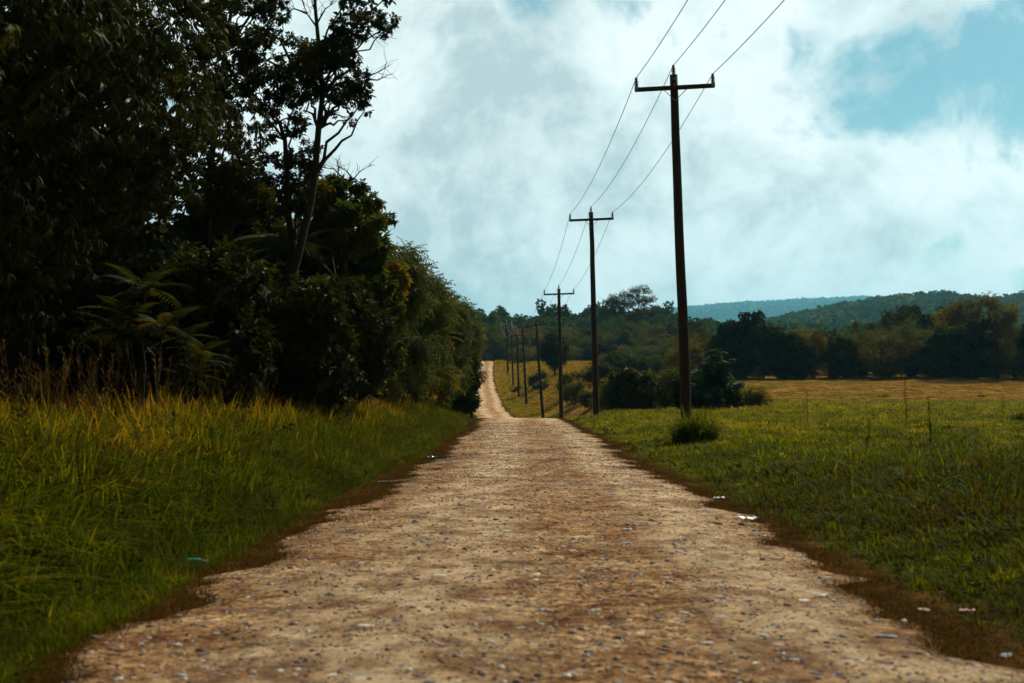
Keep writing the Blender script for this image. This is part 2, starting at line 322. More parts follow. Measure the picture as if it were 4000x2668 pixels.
def road_mat():
    m, nt, out = newmat('dirt_road'); L = nt.links
    pos = nt.nodes.new('ShaderNodeNewGeometry').outputs['Position']
    def noise(sc, det=6, ro=.6, st=None):
        n = nt.nodes.new('ShaderNodeTexNoise'); n.inputs['Scale'].default_value = sc; n.inputs['Detail'].default_value = det; n.inputs['Roughness'].default_value = ro
        if st:
            mp = nt.nodes.new('ShaderNodeMapping'); mp.inputs['Scale'].default_value = st; L.new(pos, mp.inputs[0]); L.new(mp.outputs[0], n.inputs['Vector'])
        else: L.new(pos, n.inputs['Vector'])
        return n.outputs['Fac']
    def mix(f, a, b, bt='MIX'):
        n = N(nt, 'ShaderNodeMix', data_type='RGBA', blend_type=bt)
        if isinstance(f, float): n.inputs['Factor'].default_value = f
        else: L.new(f, n.inputs['Factor'])
        L.new(a, n.inputs['A']); L.new(b, n.inputs['B']) if not isinstance(b, tuple) else setattr(n.inputs['B'], 'default_value', b); return n.outputs['Result']
    base = ramp(nt, [(.35, (.36, .165, .062)), (.5, (.60, .345, .150)), (.65, (.82, .57, .30))], noise(1.1, 8, .7)).outputs[0]
    fine = ramp(nt, [(.36, (.30, .21, .16)), (.46, (.72, .66, .62)), (.53, (1, 1, 1)), (.62, (1.6, 1.6, 1.6))], noise(11, 8, .82)).outputs[0]
    c = mix(.92, base, fine, 'MULTIPLY')
    # embedded stones
    for sc, th, col_, seed in ((13, .26, None, 0), (30, .34, None, 1)):
        v = nt.nodes.new('ShaderNodeTexVoronoi'); v.inputs['Scale'].default_value = sc; L.new(pos, v.inputs['Vector'])
        sp = ramp(nt, [(0, (.07, .035, .02)), (.25, (.12, .06, .035)), (.4, (.26, .15, .08)), (.6, (.30, .19, .11)), (.78, (.45, .36, .25)), (.9, (.42, .45, .42)), (1, (.6, .56, .48))], v.outputs['Color'], 'CONSTANT').outputs[0]
        mk = ramp(nt, [(th, (1, 1, 1)), (th + .12, (0, 0, 0))], v.outputs['Distance']).outputs[0]
        v2 = noise(3 + seed, 3); gate = ramp(nt, [(.38, (0, 0, 0)), (.52, (.95, .95, .95))], v2).outputs[0]
        mm = mix(1.0, mk, gate, 'MULTIPLY'); c = mix(mm, c, sp)
    big = ramp(nt, [(.40, (.34, .24, .19)), (.47, (.9, .88, .86)), (.54, (1, 1, 1)), (.62, (1.25, 1.25, 1.25))], noise(5.5, 6, .7)).outputs[0]
    c = mix(.7, c, big, 'MULTIPLY')
    pale = ramp(nt, [(.52, (0, 0, 0)), (.7, (.6, .6, .6))], noise(.8, 5, .6, (1, .35, 1))).outputs[0]
    c = mix(pale, c, (.46, .36, .24, 1))
    def ma(op, a, b):
        n = nt.nodes.new('ShaderNodeMath'); n.operation = op
        for k, q in enumerate((a, b)):
            if isinstance(q, (int, float)): n.inputs[k].default_value = q
            else: L.new(q, n.inputs[k])
        return n.outputs[0]
    ra = nt.nodes.new('ShaderNodeAttribute'); ra.attribute_name = 'across'          # -1 left edge .. 1 right edge
    trk = ramp(nt, [(.12, (0, 0, 0)), (.30, (1, 1, 1)), (.38, (1, 1, 1)), (.52, (0, 0, 0)), (.68, (0, 0, 0)), (.80, (1, 1, 1)), (.88, (1, 1, 1)), (1, (0, 0, 0))], ma('ADD', ma('MULTIPLY', ma('ADD', ra.outputs['Fac'], ma('MULTIPLY', ma('SUBTRACT', noise(.4, 3), .5), .6)), .5), .5)).outputs[0]
    tm = mix(1.0, trk, ramp(nt, [(.4, (.15, .15, .15)), (.58, (.75, .75, .75))], noise(2.2, 6, .7)).outputs[0], 'MULTIPLY')
    c = mix(tm, c, (.88, .67, .42, 1))
    dk = ramp(nt, [(.47, (0, 0, 0)), (.60, (.75, .75, .75))], noise(1.7, 9, .78, (1, .6, 1))).outputs[0]
    c = mix(dk, c, mix(1.0, c, (.36, .26, .20, 1), 'MULTIPLY'))
    moss = ramp(nt, [(.6, (0, 0, 0)), (.7, (.6, .6, .6))], noise(.55, 6, .65)).outputs[0]
    c = mix(moss, c, (.13, .085, .03, 1))
    b = nt.nodes.new('ShaderNodeBsdfPrincipled'); L.new(c, b.inputs['Base Color']); b.inputs['Roughness'].default_value = 1; b.inputs['Specular IOR Level'].default_value = .02
    bp = nt.nodes.new('ShaderNodeBump'); bp.inputs['Strength'].default_value = 1; bp.inputs['Distance'].default_value = .07; L.new(noise(9, 9, .8), bp.inputs['Height']); L.new(bp.outputs[0], b.inputs['Normal'])
    L.new(b.outputs[0], out.inputs[0]); return m
r_ = MB(); r_.add(np.stack([RX, RY, RZ], -1), Q); rd = tag(r_.build('road', road_mat(), smooth=True), kind='structure'); _a = rd.data.attributes.new('across', 'FLOAT', 'POINT'); _a.data.foreach_set('value', np.repeat(t[:, None], len(ry), 1).astype(np.float32).ravel())
def ground_z(x, y): return terr(x, y)
def road_z(x, y):
    o_ = np.clip(np.abs(x - road_c(y)) / road_h(y), 0, 1); return terr(x, y) + .012 + (.018 * np.sin(y * 1.1 + x * .7) * np.sin(x * 1.9 + y * .3) + .012 * np.sin(y * 2.7 + 1 + x)) * (1 - o_ ** 4)

def in_road(y, q): return road_c(y) + q * (road_h(y) + np.where(q < 0, np.interp(y, ry, eL), np.interp(y, ry, eR)))
# gravel: pebbles pressed into the dirt
def stoneT(seed):
    r = np.random.default_rng(seed); n = 3; vs = {}; V = []; Fc = []
    for ax_ in range(3):
        for sg in (-1, 1):
            idx = []
            for a in np.linspace(-1, 1, n):
                for b in np.linspace(-1, 1, n):
                    p = [0, 0, 0]; p[ax_] = sg; p[(ax_ + 1) % 3] = a; p[(ax_ + 2) % 3] = b; k = tuple(np.round(p, 3))
                    if k not in vs: vs[k] = len(V); q = nrm(np.array(p, float)); V.append(q * r.uniform(.75, 1.1) * np.array([1, .75, .5]))
                    idx.append(vs[k])
            for a in range(n - 1):
                for b in range(n - 1):
                    q = [idx[a * n + b], idx[(a + 1) * n + b], idx[(a + 1) * n + b + 1], idx[a * n + b + 1]]; Fc.append(q if sg > 0 else q[::-1])
    return np.array(V), np.array(Fc)
rg = np.random.default_rng(5)
def stonemat():
    m, nt, out = newmat('pebble'); L = nt.links
    at = N(nt, 'ShaderNodeAttribute', attribute_name='rnd')
    r = ramp(nt, [(0, (.05, .025, .016)), (.2, (.11, .045, .025)), (.38, (.2, .11, .06)), (.58, (.30, .19, .10)), (.74, (.22, .24, .24)), (.82, (.45, .34, .22)), (.93, (.55, .55, .50))], at.outputs['Fac'], 'CONSTANT')
    b = nt.nodes.new('ShaderNodeBsdfPrincipled'); L.new(r.outputs[0], b.inputs['Base Color']); b.inputs['Roughness'].default_value = .8; L.new(b.outputs[0], out.inputs[0]); return m
n = 34000; y = 5 + 60 * rg.uniform(0, 1, n) ** 1.8; x = in_road(y, rg.uniform(-.96, .96, n))
s = np.clip(rg.lognormal(-4.6, .5, n), .005, .04) * (1 + .012 * (y - 5)); mb = MB()
scatter(mb, [stoneT(k) for k in range(4)], np.stack([x, y, road_z(x, y) - s * .05], -1), rotz(rg.uniform(0, 6.3, n)), s, rg.uniform(0, 1, n), rg)
tag(mb.build('gravel', stonemat(), smooth=True), 'loose pebbles of many colours scattered over the dirt road', 'gravel', kind='stuff')

n = 2600; y = 5 + 45 * rg.uniform(0, 1, n) ** 1.7; x = in_road(y, rg.uniform(-.93, .93, n)); s = np.clip(rg.lognormal(-3.45, .4, n), .015, .075) * (1 + .01 * (y - 5)); mb = MB()
scatter(mb, [stoneT(10 + k) for k in range(5)], np.stack([x, y, road_z(x, y) - s * .10], -1), rotz(rg.uniform(0, 6.3, n)), np.stack([s, s * .8, s * .5], -1), rg.uniform(0, 1, n) ** 1.25, rg)
tag(mb.build('gravel', stonemat(), smooth=False), 'larger flat stones half sunk into the dirt road', 'gravel', kind='stuff')

# ------------------------------------------------------------------ grass
def field(name, mat, Ts, x, y, hgt, rnd, rng, label, cat, wid=None, tilt=.12):
    mb = MB(); n = len(x); s = np.stack([hgt if wid is None else wid, hgt if wid is None else wid, hgt], -1)
    scatter(mb, Ts, np.stack([x, y, ground_z(x, y) - .02], -1), rotz(rng.uniform(0, 6.3, n), tilt, rng), s, rnd, rng)
    return tag(mb.build(name, mat), label, cat, kind='stuff')
rg = np.random.default_rng(21)
T_tall = [bladeT(k, 14, .034, 1.05, 4, .2, .62) for k in range(6)]
def left_xy(n, o0, o1, y0, y1, pw, rng):
    y = y0 + (y1 - y0) * rng.uniform(0, 1, n) ** pw; o_ = o0(y) + (o1 - o0(y)) * rng.uniform(0, 1, n) ** 1.25
    return road_c(y) - road_h(y) - o_, y
o0 = lambda y: ip(y, [(5, 1.3), (12, 1.3), (20, 1.3), (45, .9), (90, .7)])
cx_, cy_ = left_xy(1500, o0, 9.5, 5, 88, 1.3, rg); k_ = rg.integers(0, 1500, 15000); cr_ = rg.uniform(.25, .7, 1500) * (1 + .008 * cy_); ch_ = rg.uniform(.75, 1.5, 1500); ct_ = np.clip(rg.normal(.5, .22, 1500), .05, .95)
a_ = rg.uniform(0, 6.3, 15000); q_ = np.sqrt(rg.uniform(0, 1, 15000)); x = cx_[k_] + np.cos(a_) * q_ * cr_[k_]; y = cy_[k_] + np.sin(a_) * q_ * cr_[k_]
hg = ch_[k_] * (1 - .35 * q_) * rg.uniform(.65, 1.15, 15000); tn = ct_[k_] + rg.normal(0, .12, 15000)
x2, y2 = left_xy(7000, o0, 9.5, 5, 88, 1.3, rg); x = np.concatenate([x, x2]); y = np.concatenate([y, y2]); hg = np.concatenate([hg, rg.uniform(.35, .8, 7000)]); tn = np.concatenate([tn, rg.normal(.3, .15, 7000)])
ed = -(x - road_c(y)) - road_h(y); kk = ed > .8; x, y, hg, tn, ed = x[kk], y[kk], hg[kk], tn[kk], ed[kk]; hg = hg * (.42 + .58 * sm(ed, 1.0, 3.6)); tn = tn + .24 * sm(ed, 2.0, 5.5) + .26 * sm(y, 14, 34) * sm(ed, .9, 2.2) - .03
field('tall_grass', GR, T_tall, x, y, hg, np.clip(tn - .22 * (1 - sm(ed, 1.5, 4)), 0, 1), rg, 'tall yellow green grass along the left side of the dirt road', 'grass', wid=.85 * np.ones(len(x)))
# broad weeds and dead stems among the grass
T_weed = [whorlT(9, leafT(.45, .3, .05), 1.2, .3, 170 + k, .9) for k in range(4)]
x, y = left_xy(1100, lambda y: .5 + 0 * y, 7, 5, 60, 1.5, rg); n = len(x); mb = MB(); Dw = rg.normal(0, .35, (n, 3)); Dw[:, 2] = 1
scatter(mb, T_weed, np.stack([x, y, ground_z(x, y) + rg.uniform(.0, .45, n) * sm(-(x - road_c(y)) - road_h(y), .5, 3)], -1), frames(nrm(Dw), rg.uniform(0, 6, n)), rg.uniform(.05, .11, n) * (1 + .01 * y), rg.uniform(0, .8, n), rg)
tag(mb.build('broad_weeds', SH), 'broad leaved low weeds mixed into the grass left of the road', 'weeds', kind='stuff')
T_med = [bladeT(40 + k, 14, .045, 1.1, 4, .3, .7) for k in range(6)]
x, y = left_xy(18000, lambda y: ip(y, [(5, .05), (12, .15), (20, .4), (80, .45)]), 3.8, 5, 80, 1.6, rg)
ed = -(x - road_c(y)) - road_h(y); hg = (.16 + .36 * sm(ed, .1, 1.6)) * rg.uniform(.5, 1.5, len(x)) * (.6 + .8 * patch(x, y, .9, 15))
field('green_grass', GG, T_med, x, y, hg, np.clip(.10 + .4 * patch(x, y, .6, 12) + rg.normal(0, .15, len(x)), 0, 1), rg, 'low dark green grass between the road edge and the tall grass', 'grass', wid=np.maximum(hg, .2))
# seed stalks above the tall grass
def stalkT(seed):
    r = np.random.default_rng(seed); parts = []
    for i in range(3):
        a = r.uniform(0, 6.3); l = r.uniform(.05, .25); p0 = np.array([0, 0, 0.]); p1 = np.array([math.cos(a) * l, math.sin(a) * l, r.uniform(.8, 1)])
        for w in (np.array([.004, 0, 0]), np.array([0, .004, 0])): parts.append((np.array([p0 - w, p0 + w, p1 + w * .5, p1 - w * .5]), np.array([[0, 1, 2, 3]])))
        for k in range(12):
            q = p0 + (p1 - p0) * r.uniform(.62, 1); d = np.array([[r.uniform(-1, 1), r.uniform(-1, 1), 1.2]]); parts.append(xf(leafT(.14, .1, 0), frames(d)[0], .075, q))
    return comb(parts)
x, y = left_xy(380, lambda y: 3.2 + 0 * y, 10, 10, 70, 1.4, rg)
field('seed_stalks', ST, [stalkT(k) for k in range(5)], x, y, rg.uniform(1.0, 1.6, len(x)), rg.uniform(0, 1, len(x)), rg, 'thin brownish seed heads standing above the tall grass', 'grass', tilt=.1)
# right field
T_sh = [bladeT(80 + k, 11, .075, 1.1, 3, .5, .6) for k in range(6)]
def right_xy(n, y0, y1, pw, rng, umax=.5):
    y = y0 + (y1 - y0) * rng.uniform(0, 1, n) ** pw; e = road_c(y) + road_h(y) + .15 + .5 * rng.uniform(0, 1, n); x = e + (np.maximum(umax * y + 2, e + 4) - e) * rng.uniform(0, 1, n); return x, y
x, y = right_xy(26000, 5, 46, 1.5, rg); x2, y2 = right_xy(26000, 40, 116, 1.2, rg)
x = np.concatenate([x, x2]); y = np.concatenate([y, y2]); ed = x - road_c(y) - road_h(y)
k = (dryzone(x, y) < rg.uniform(.2, .9, len(x))); x, y, ed = x[k], y[k], ed[k]
hg = (.05 + .10 * sm(ed, .4, 2.5) + .17 * patch(x, y, .5, 33)) * rg.uniform(.6, 1.4, len(x)) * (1 + .4 * sm(y, 40, 100))
field('meadow_grass', GG, T_sh, x, y, hg, np.clip(.06 + .45 * patch(x, y, .4, 37) + rg.normal(0, .17, len(x)) + .32 * sm(y, 12, 55), 0, 1), rg, 'short yellow green meadow grass filling the field right of the road', 'grass', wid=np.maximum(hg * 1.1, .17) * (1 + .012 * y))
x, y = right_xy(2600, 6, 100, 1.3, rg); n = len(x); mb = MB(); Dw = rg.normal(0, .35, (n, 3)); Dw[:, 2] = 1
scatter(mb, T_weed, np.stack([x, y, ground_z(x, y) + .02], -1), frames(nrm(Dw), rg.uniform(0, 6, n)), rg.uniform(.035, .075, n) * (1 + .012 * y), rg.uniform(.1, 1, n), rg)
tag(mb.build('meadow_weeds', SH), 'broad leaved weeds scattered through the meadow right of the road', 'weeds', kind='stuff')
# dry mat on both road edges
T_fine = [bladeT(140 + k, 16, .035, 1.5, 3, .5, .75) for k in range(5)]
n = 19000; y = 5 + 85 * rg.uniform(0, 1, n) ** 1.7; sd = rg.choice([-1, 1], n); off = np.abs(rg.normal(.15, .38, n)) - .12
off = off * 1.0 - .08; x = in_road(y, sd) + sd * off; kv = (off < .12) | ((patch(x, y, .35, 61) + .35 * sm(y, 8, 22)) > rg.uniform(.15, .8, n)); x, y = x[kv], y[kv]; n = len(x)
field('dry_verge_grass', DR, T_fine, x, y, rg.uniform(.05, .13, n), np.clip(rg.normal(.32, .22, n), 0, 1), rg, 'dry brown matted grass along both edges of the dirt road', 'grass', wid=rg.uniform(.12, .24, n) * (1 + .015 * y))
# stubble on the brown field
y = 84 + 125 * rg.uniform(0, 1, 22000) ** 1.1; x = road_c(y) + road_h(y) + 2 + (.5 * y) * rg.uniform(0, 1, len(y))
k = dryzone(x, y) > rg.uniform(.2, .9, len(x)); x, y = x[k], y[k]
field('field_stubble', DR, T_sh, x, y, rg.uniform(.04, .16, len(x)), np.clip(.55 + rg.normal(0, .25, len(x)), 0, 1), rg, 'dry orange brown stubble on the ploughed field by the tree line', 'grass', wid=rg.uniform(.3, .6, len(x)))
T_y = [bladeT(120 + k, 16, .10, .8, 3, .45, .5) for k in range(5)]
y = rg.uniform(150, 345, 16000); ee = road_c(y) + road_h(y) + .5; x = ee + (ip(y, [(150, 4), (215, 34), (345, 52)])) * rg.uniform(0, 1, len(y)) ** .9
k = (rg.uniform(0, 1, len(x)) < .25 + yelzone(x, y)); x, y = x[k], y[k]
x3 = road_c(y) - road_h(y) - .4 - 9 * rg.uniform(0, 1, len(y)); kk = rg.uniform(0, 1, len(y)) < .15
x = np.concatenate([x, x3[kk]]); y = np.concatenate([y, y[kk]])
field('hillside_grass', GR, T_y, x, y, rg.uniform(.3, .8, len(x)) * (.5 + .5 * sm(y, 170, 230)), np.clip(rg.normal(.62, .17, len(x)), 0, 1), rg, 'straw yellow rough grass on the rise beyond the dip', 'grass', wid=rg.uniform(.5, .9, len(x)))

def tuft(name, px, row, ht, wd, mat, label, cat, n=30, seed=0, blade=None, d=None, group=None, w=.03, lean=.8, rn=.4):
    rng = np.random.default_rng(seed); x, y = hit(px, row) if d is None else ((px - CX) / F * d, d)
    mb = MB(); a = rng.uniform(0, 6.3, n); rr = wd / 2 * rng.uniform(0, 1, n) ** .6
    lx, ly = rr * np.cos(a), rr * np.sin(a) * .8; z0 = tz(x, y)
    hh = ht * (1 - .45 * (rr / (wd / 2)) ** 2) * rng.uniform(.7, 1.1, n)
    scatter(mb, [bladeT(200 + k, 16, w, lean, 4, .12, .55) for k in range(4)], np.stack([lx, ly, terr(x + lx, y + ly) - z0 - .03], -1), rotz(a * 3, .12, rng), hh, np.clip(rng.normal(rn, .15, n), 0, 1), rng)
    return tag(mb.build(name, mat, loc=(x, y, z0)), label, cat, group)

# ------------------------------------------------------------------ power line
def lathe(mb, prof_, c, k=12):
    pr = np.array(prof_, float); mb.tube(np.stack([0 * pr[:, 1] + c[0], 0 * pr[:, 1] + c[1], pr[:, 1] + c[2]], -1), pr[:, 0], k)
INS = [(.03, 0), (.03, .05)] + [q for k in range(4) for q in ((.032, .055 + k * .05), (.075, .065 + k * .05), (.068, .078 + k * .05), (.032, .085 + k * .05))] + [(.03, .26), (.05, .27), (.05, .29), (.03, .30), (.045, .315), (.045, .33)]
ins_m = MB(); lathe(ins_m, INS, (0, 0, 0)); ins_o = ins_m.build('insulator', CE, smooth=False); ins_data = ins_o.data; bpy.data.objects.remove(ins_o)
# photo readings: base x, distance, top x, top row of the shaft
POLES = [(1577, 40, 1546.5, 172, None), (1368.5, 72, 1357, 487, None), (1289, 104, 1283.3, 663, None), (1247.5, 137, 1231, 737, None), (1208.5, 170, 1199.5, 745, 934.5),
         (1191, 206, 1186.5, 764, 919), (1178.6, 243, 1173.6, 765, 894), (1166.4, 285, 1161, 735, 862.5), (1168.7, 330, 1164.6, 738, 831), (1172, 362, 1168, 742, None)]
words = ['nearest and tallest looking wooden power pole with grass tuft at its foot', 'second wooden power pole from the camera, right of the road crest', 'third wooden power pole, standing just past the crest of the road',
         'fourth wooden power pole, leaning left beyond the crest', 'fifth wooden power pole, in front of the yellow rise', 'sixth wooden power pole, low top against the dark trees',
         'seventh wooden power pole beside the climbing road', 'eighth wooden power pole whose wires sag down to the pole before it', 'ninth wooden power pole, at the top of the far rise', 'farthest wooden power pole, half hidden behind the others']
tops = []
for n_, (bx, d, tx, tr, br) in enumerate(POLES):
    X0 = (bx - CX) / F * d; z0 = tz(X0, d); top = P(tx, tr, d); H = top[2] - z0; lean = math.atan2(top[0] - X0, H)
    root = empty('power_pole', (X0, d, z0), words[n_], 'power pole', 'wooden power poles along the right side of the road')
    root.rotation_euler = (0, lean, 0); H = H / math.cos(lean)
    rng = np.random.default_rng(n_); zz = np.linspace(-.3, H, 14); s_ = MB()
    wob = np.cumsum(rng.normal(0, .008, (14, 2)), 0); wob -= np.linspace(0, 1, 14)[:, None] * wob[-1]
    k_ = 1 if n_ < 7 else 1.25
    s_.tube(np.stack([wob[:, 0], wob[:, 1], zz], -1), np.linspace(.185, .128, 14) * k_, 14); s_.build('shaft', WD, root, smooth=True)
    az = H - .46; roll = -.018
    a = MB(); Ra = Matrix.Rotation(roll, 3, 'Y'); a.box((0, -.17, az), (2.6, .10, .13), Ra); a.build('crossarm', WD, root)
    pts = []
    for xo in (-1.25, 0, 1.25):
        base = Vector((xo, -.17 if xo else 0, (az + .06 - roll * xo) if xo else H - .01))
        io = bpy.data.objects.new('insulator', ins_data); COL.objects.link(io); io.parent = root; io.location = base
        pts.append(Matrix.Translation((X0, d, z0)) @ Matrix.Rotation(lean, 4, 'Y') @ (base + Vector((0, 0, .32))))
        if xo:
            c = MB(); c.box((xo, -.17, az + .03 - roll * xo), (.12, .125, .12)); c.build('pin_bracket', MT, root)
            b = MB(); b.tube([(xo * .3, -.23, az - .07), (xo * .26, -.23, az - .12), (0, -.165, az - .42)], [.022, .012, .012], 6); b.build('brace', MT, root)
    for zo in (.16, .36):
        b = MB(); b.box((0, -.15, H - zo), (.08, .03, .08)); b.tube([(0, -.16, H - zo), (0, -.20, H - zo)], .018, 6); b.build('bolt_plate', MT, root)
    tops.append([np.array(p_) for p_ in pts])
start = [np.array([X_, 6.0, Z_]) for X_, Z_ in ((5.15, 11.7), (6.35, 12.0), (7.7, 11.8))]
for w_, lab in enumerate(('left power line wire running over the left ends of the crossarms', 'middle power line wire running over the pole tops', 'right power line wire running over the right ends of the crossarms')):
    P_ = [start[w_]] + [t_[w_] for t_ in tops]; mb = MB()
    for a, b in zip(P_[:-1], P_[1:]):
        u = np.linspace(0, 1, 25)[:, None]; q = a + (b - a) * u; L_ = np.linalg.norm(b - a); q[:, 2] -= 4 * .00055 * L_ * L_ * (u * (1 - u))[:, 0]
        mb.tube(q, .0125 if b[1] < 150 else .02, 5)
    tag(mb.build('power_line_wire', WIRE), lab, 'wire', 'wires of the power line')

# ------------------------------------------------------------------ trees
L_mango = leafT(.2, .3, .03); L_broad = leafT(.45, .2, .05); L_small = leafT(.4, .15, .05)
T_mango = [whorlT(9, L_mango, 1.0, .9, k) for k in range(5)]
T_broad = [whorlT(6, L_broad, .9, .4, 20 + k, .7) for k in range(5)]
T_spray = [sprayT(9, L_small, 40 + k) for k in range(5)]
T_clump = [whorlT(7, leafT(.7, .25, .08), 1.1, .2, 60 + k, .8) for k in range(5)]
T_hang = [sprayT(10, leafT(.3, .3, .03), 80 + k, .55) for k in range(5)]

def woody(mb, base, trunk_pts, trunk_r, cents, rng, nlimb=None, lr=.35, wob=.12, k=7):
    tp = np.asarray(trunk_pts, float); rad = np.linspace(trunk_r, trunk_r * .25, len(tp)); rad[0] *= 1.35
    mb.tube(tp, rad, 10)
    C = np.asarray(cents, float)
    if nlimb and nlimb < len(C): C = C[rng.choice(len(C), nlimb, replace=False)]
    for c in C:
        # leave the trunk lower than the clump, farther down for farther clumps
        dh = np.linalg.norm(c[:2] - tp[:, :2], axis=1); tgt = c[2] - dh.min() * .8 - .3
        i_ = int(np.argmin(np.abs(tp[:, 2] - tgt))); i_ = max(1, min(len(tp) - 1, i_)); L_ = np.linalg.norm(c - tp[i_])
        mb.tube(bend(tp[i_], c, rng, wob, 7, .06), np.linspace(min(rad[i_] * .6, .025 + .02 * L_), .008 + .002 * L_, 7), 5)
def gen_crown(H, cr, base_h, n, rng, top=1.0, lump=.25):
    """clump centres spread through an uneven ellipsoid between base_h and H"""
    ch = (H - base_h) / 2; c0 = base_h + ch; d = nrm(rng.normal(0, 1, (n, 3))); rr = rng.uniform(.35, 1, n) ** .55
    ph = rng.uniform(0, 6.3, 4); lum = 1 + lump * (np.sin(2 * np.arctan2(d[:, 1], d[:, 0]) + ph[0]) * .5 + np.sin(3 * np.arctan2(d[:, 1], d[:, 0]) + ph[1] + 2 * d[:, 2]) * .5 + np.sin(4 * d[:, 2] + ph[2]) * .4)
    return np.stack([d[:, 0] * cr, d[:, 1] * cr, d[:, 2] * ch], -1) * (rr * lum)[:, None] + np.array([0, 0, c0])
def tree(name, x, y, H, cr, base_h, seed, label, cat='tree', mat=MG, Ts=T_spray, size=.5, n=60, per=40, clr=.8, tr=.2, droop=.2, group=None, nlimb=30, lump=.25, bark=BK, flat=.75, lean=(0, 0)):
    rng = np.random.default_rng(seed); z = tz(x, y); root = empty(name, (x, y, z), label, cat, group)
    C = gen_crown(H - clr * .6, cr - clr * .5, base_h + clr * .5, n, rng, lump=lump); C[:, 0] += lean[0] * C[:, 2] / H; C[:, 1] += lean[1] * C[:, 2] / H
    tp = bend((0, 0, -.3), (lean[0] * .85, lean[1] * .85, H * .85), rng, .05, 9)
    w = MB(); woody(w, None, tp, tr, C, rng, nlimb); w.build('trunk', bark, root, smooth=True)
    c = MB(); clumps(c, C, clr * rng.uniform(.65, 1.3, n), per, Ts, size, rng, droop, flat); c.build('crown', mat, root)
    return root

# left side, near to far
tree('mango_tree', -10.2, 19.5, 12.5, 5.6, 1.2, 1, 'huge dark mango tree with long drooping leaves filling the upper left corner', mat=DG, Ts=T_mango, size=.26, n=170, per=75, clr=1.0, tr=.4, droop=.5)
tree('mango_tree', -12.0, 12.5, 10.5, 4.8, .8, 2, 'dark mango tree at the left picture edge, nearest to the camera', mat=DG, Ts=T_mango, size=.26, n=110, per=60, clr=1.0, tr=.35, droop=.5)
tree('mango_tree', -11.0, 27, 12.0, 5.0, .8, 3, 'dark mango tree behind the huge one, left of the slender pale trunk', mat=DG, Ts=T_mango, size=.27, n=130, per=60, clr=1.1, tr=.35, droop=.45)
tree('mango_tree', -19, 27, 13, 6.5, .5, 4, 'dark tree closing the gap behind the two front mango trees', mat=DG, Ts=T_mango, size=.32, n=120, per=55, clr=1.4, tr=.35, droop=.4)
for k_, (x, y, H) in enumerate(((-17, 40, 11), (-24, 38, 12), (-13.5, 46, 7.5), (-30, 48, 12), (-21, 56, 10))):
    tree('forest_tree', x, y, H, 5.2, .2, 30 + k_, 'dark forest tree standing deep behind the roadside trees', mat=DG, Ts=T_clump, size=.42, n=70, per=45, clr=1.5, tr=.25, group='forest trees behind the left roadside')

tree('forest_tree', -9.4, 43, 8.2, 3.6, .2, 36, 'dark tree filling the view low between the slender trunks', mat=DG, Ts=T_clump, size=.36, n=90, per=50, clr=1.0, tr=.2)
tree('forest_tree', -7.9, 37, 5.2, 2.2, .2, 37, 'dark low tree directly behind the slender trunks', mat=DG, Ts=T_broad, size=.3, n=60, per=60, clr=.8, tr=.12)
tree('forest_tree', -9.0, 33, 4.8, 2.2, .2, 38, 'dark low tree behind the drooping leaf shrubs', mat=DG, Ts=T_broad, size=.3, n=60, per=60, clr=.8, tr=.12)
tree('roadside_bush', -5.6, 31, 3.7, 1.7, .1, 39, 'dark bush hiding the foot of the slender pale trunk', 'bush', DG, T_broad, .28, 60, 60, .6, .08)
tree('roadside_bush', -5.3, 36.5, 4.6, 1.8, .1, 48, 'dark bush in front of the round tree with bare twigs', 'bush', DG, T_broad, .28, 65, 60, .65, .08)
tree('roadside_bush', -6.8, 25.5, 3.6, 1.6, .1, 49, 'dark bush between the feathered shrubs and the drooping leaf shrubs', 'bush', DG, T_broad, .26, 60, 60, .6, .08)
def px_tree(name, d, base_px, trunk, cl, seed, label, mat, Ts, size, per, tr, scale=1., bare=(), extra=(), depth=1.0, droop=.2, cat='tree', nl=None, flat=.8):
    """a tree measured from the photograph: trunk line and leaf clumps at one true distance, with depth"""
    rng = np.random.default_rng(seed); x = (base_px - CX) / F * d; z = tz(x, d); root = empty(name, (x, d, z), label, cat); o_ = np.array([x, d, z])
    tp = np.array([P(a, b, d) for a, b in trunk]) - o_; tp[0][2] = -.3
    tp[1:, 1] += rng.normal(0, .15, len(tp) - 1)
    C = np.array([P(a, b, d) for a, b, c in cl]) - o_; C[:, 1] += rng.uniform(-1, 1, len(C)) * depth; rr = np.array([c for a, b, c in cl]) / F * d
    w = MB(); woody(w, None, tp, tr, C, rng, nl)
    for e, r0 in extra: q = np.array([P(a, b, d) for a, b in e]) - o_; q[:, 1] += np.linspace(0, .4, len(q)); w.tube(q, np.linspace(r0, r0 * .45, len(q)), 7)
    for e in bare:
        q = np.array([P(a, b, d) for a, b in e]) - o_; w.tube(q, np.linspace(.028, .006, len(q)), 5)
        for t_ in range(10):
            u = rng.uniform(.3, 1); i_ = min(len(q) - 2, int(u * (len(q) - 1))); s0 = q[i_] + (q[i_ + 1] - q[i_]) * rng.uniform(0, 1); L_ = rng.uniform(.2, .6)
            w.tube(bend(s0, s0 + nrm(rng.normal(0, 1, 3) * .7 + np.array([0, 0, .5]) + (q[-1] - q[0]) / np.linalg.norm(q[-1] - q[0])) * L_, rng, .2, 4), [.008, .006, .005, .003], 4)
    w.build('trunk', BK, root, smooth=True); c = MB(); clumps(c, C, rr * scale, per, Ts, size, rng, droop, flat); c.build('crown', mat, root); return root
Z2 = lambda L_: [(470 + .3374 * a, .3374 * b, .3374 * c) for a, b, c in L_]
Z2p = lambda L_: [(470 + .3374 * a, .3374 * b) for a, b in L_]
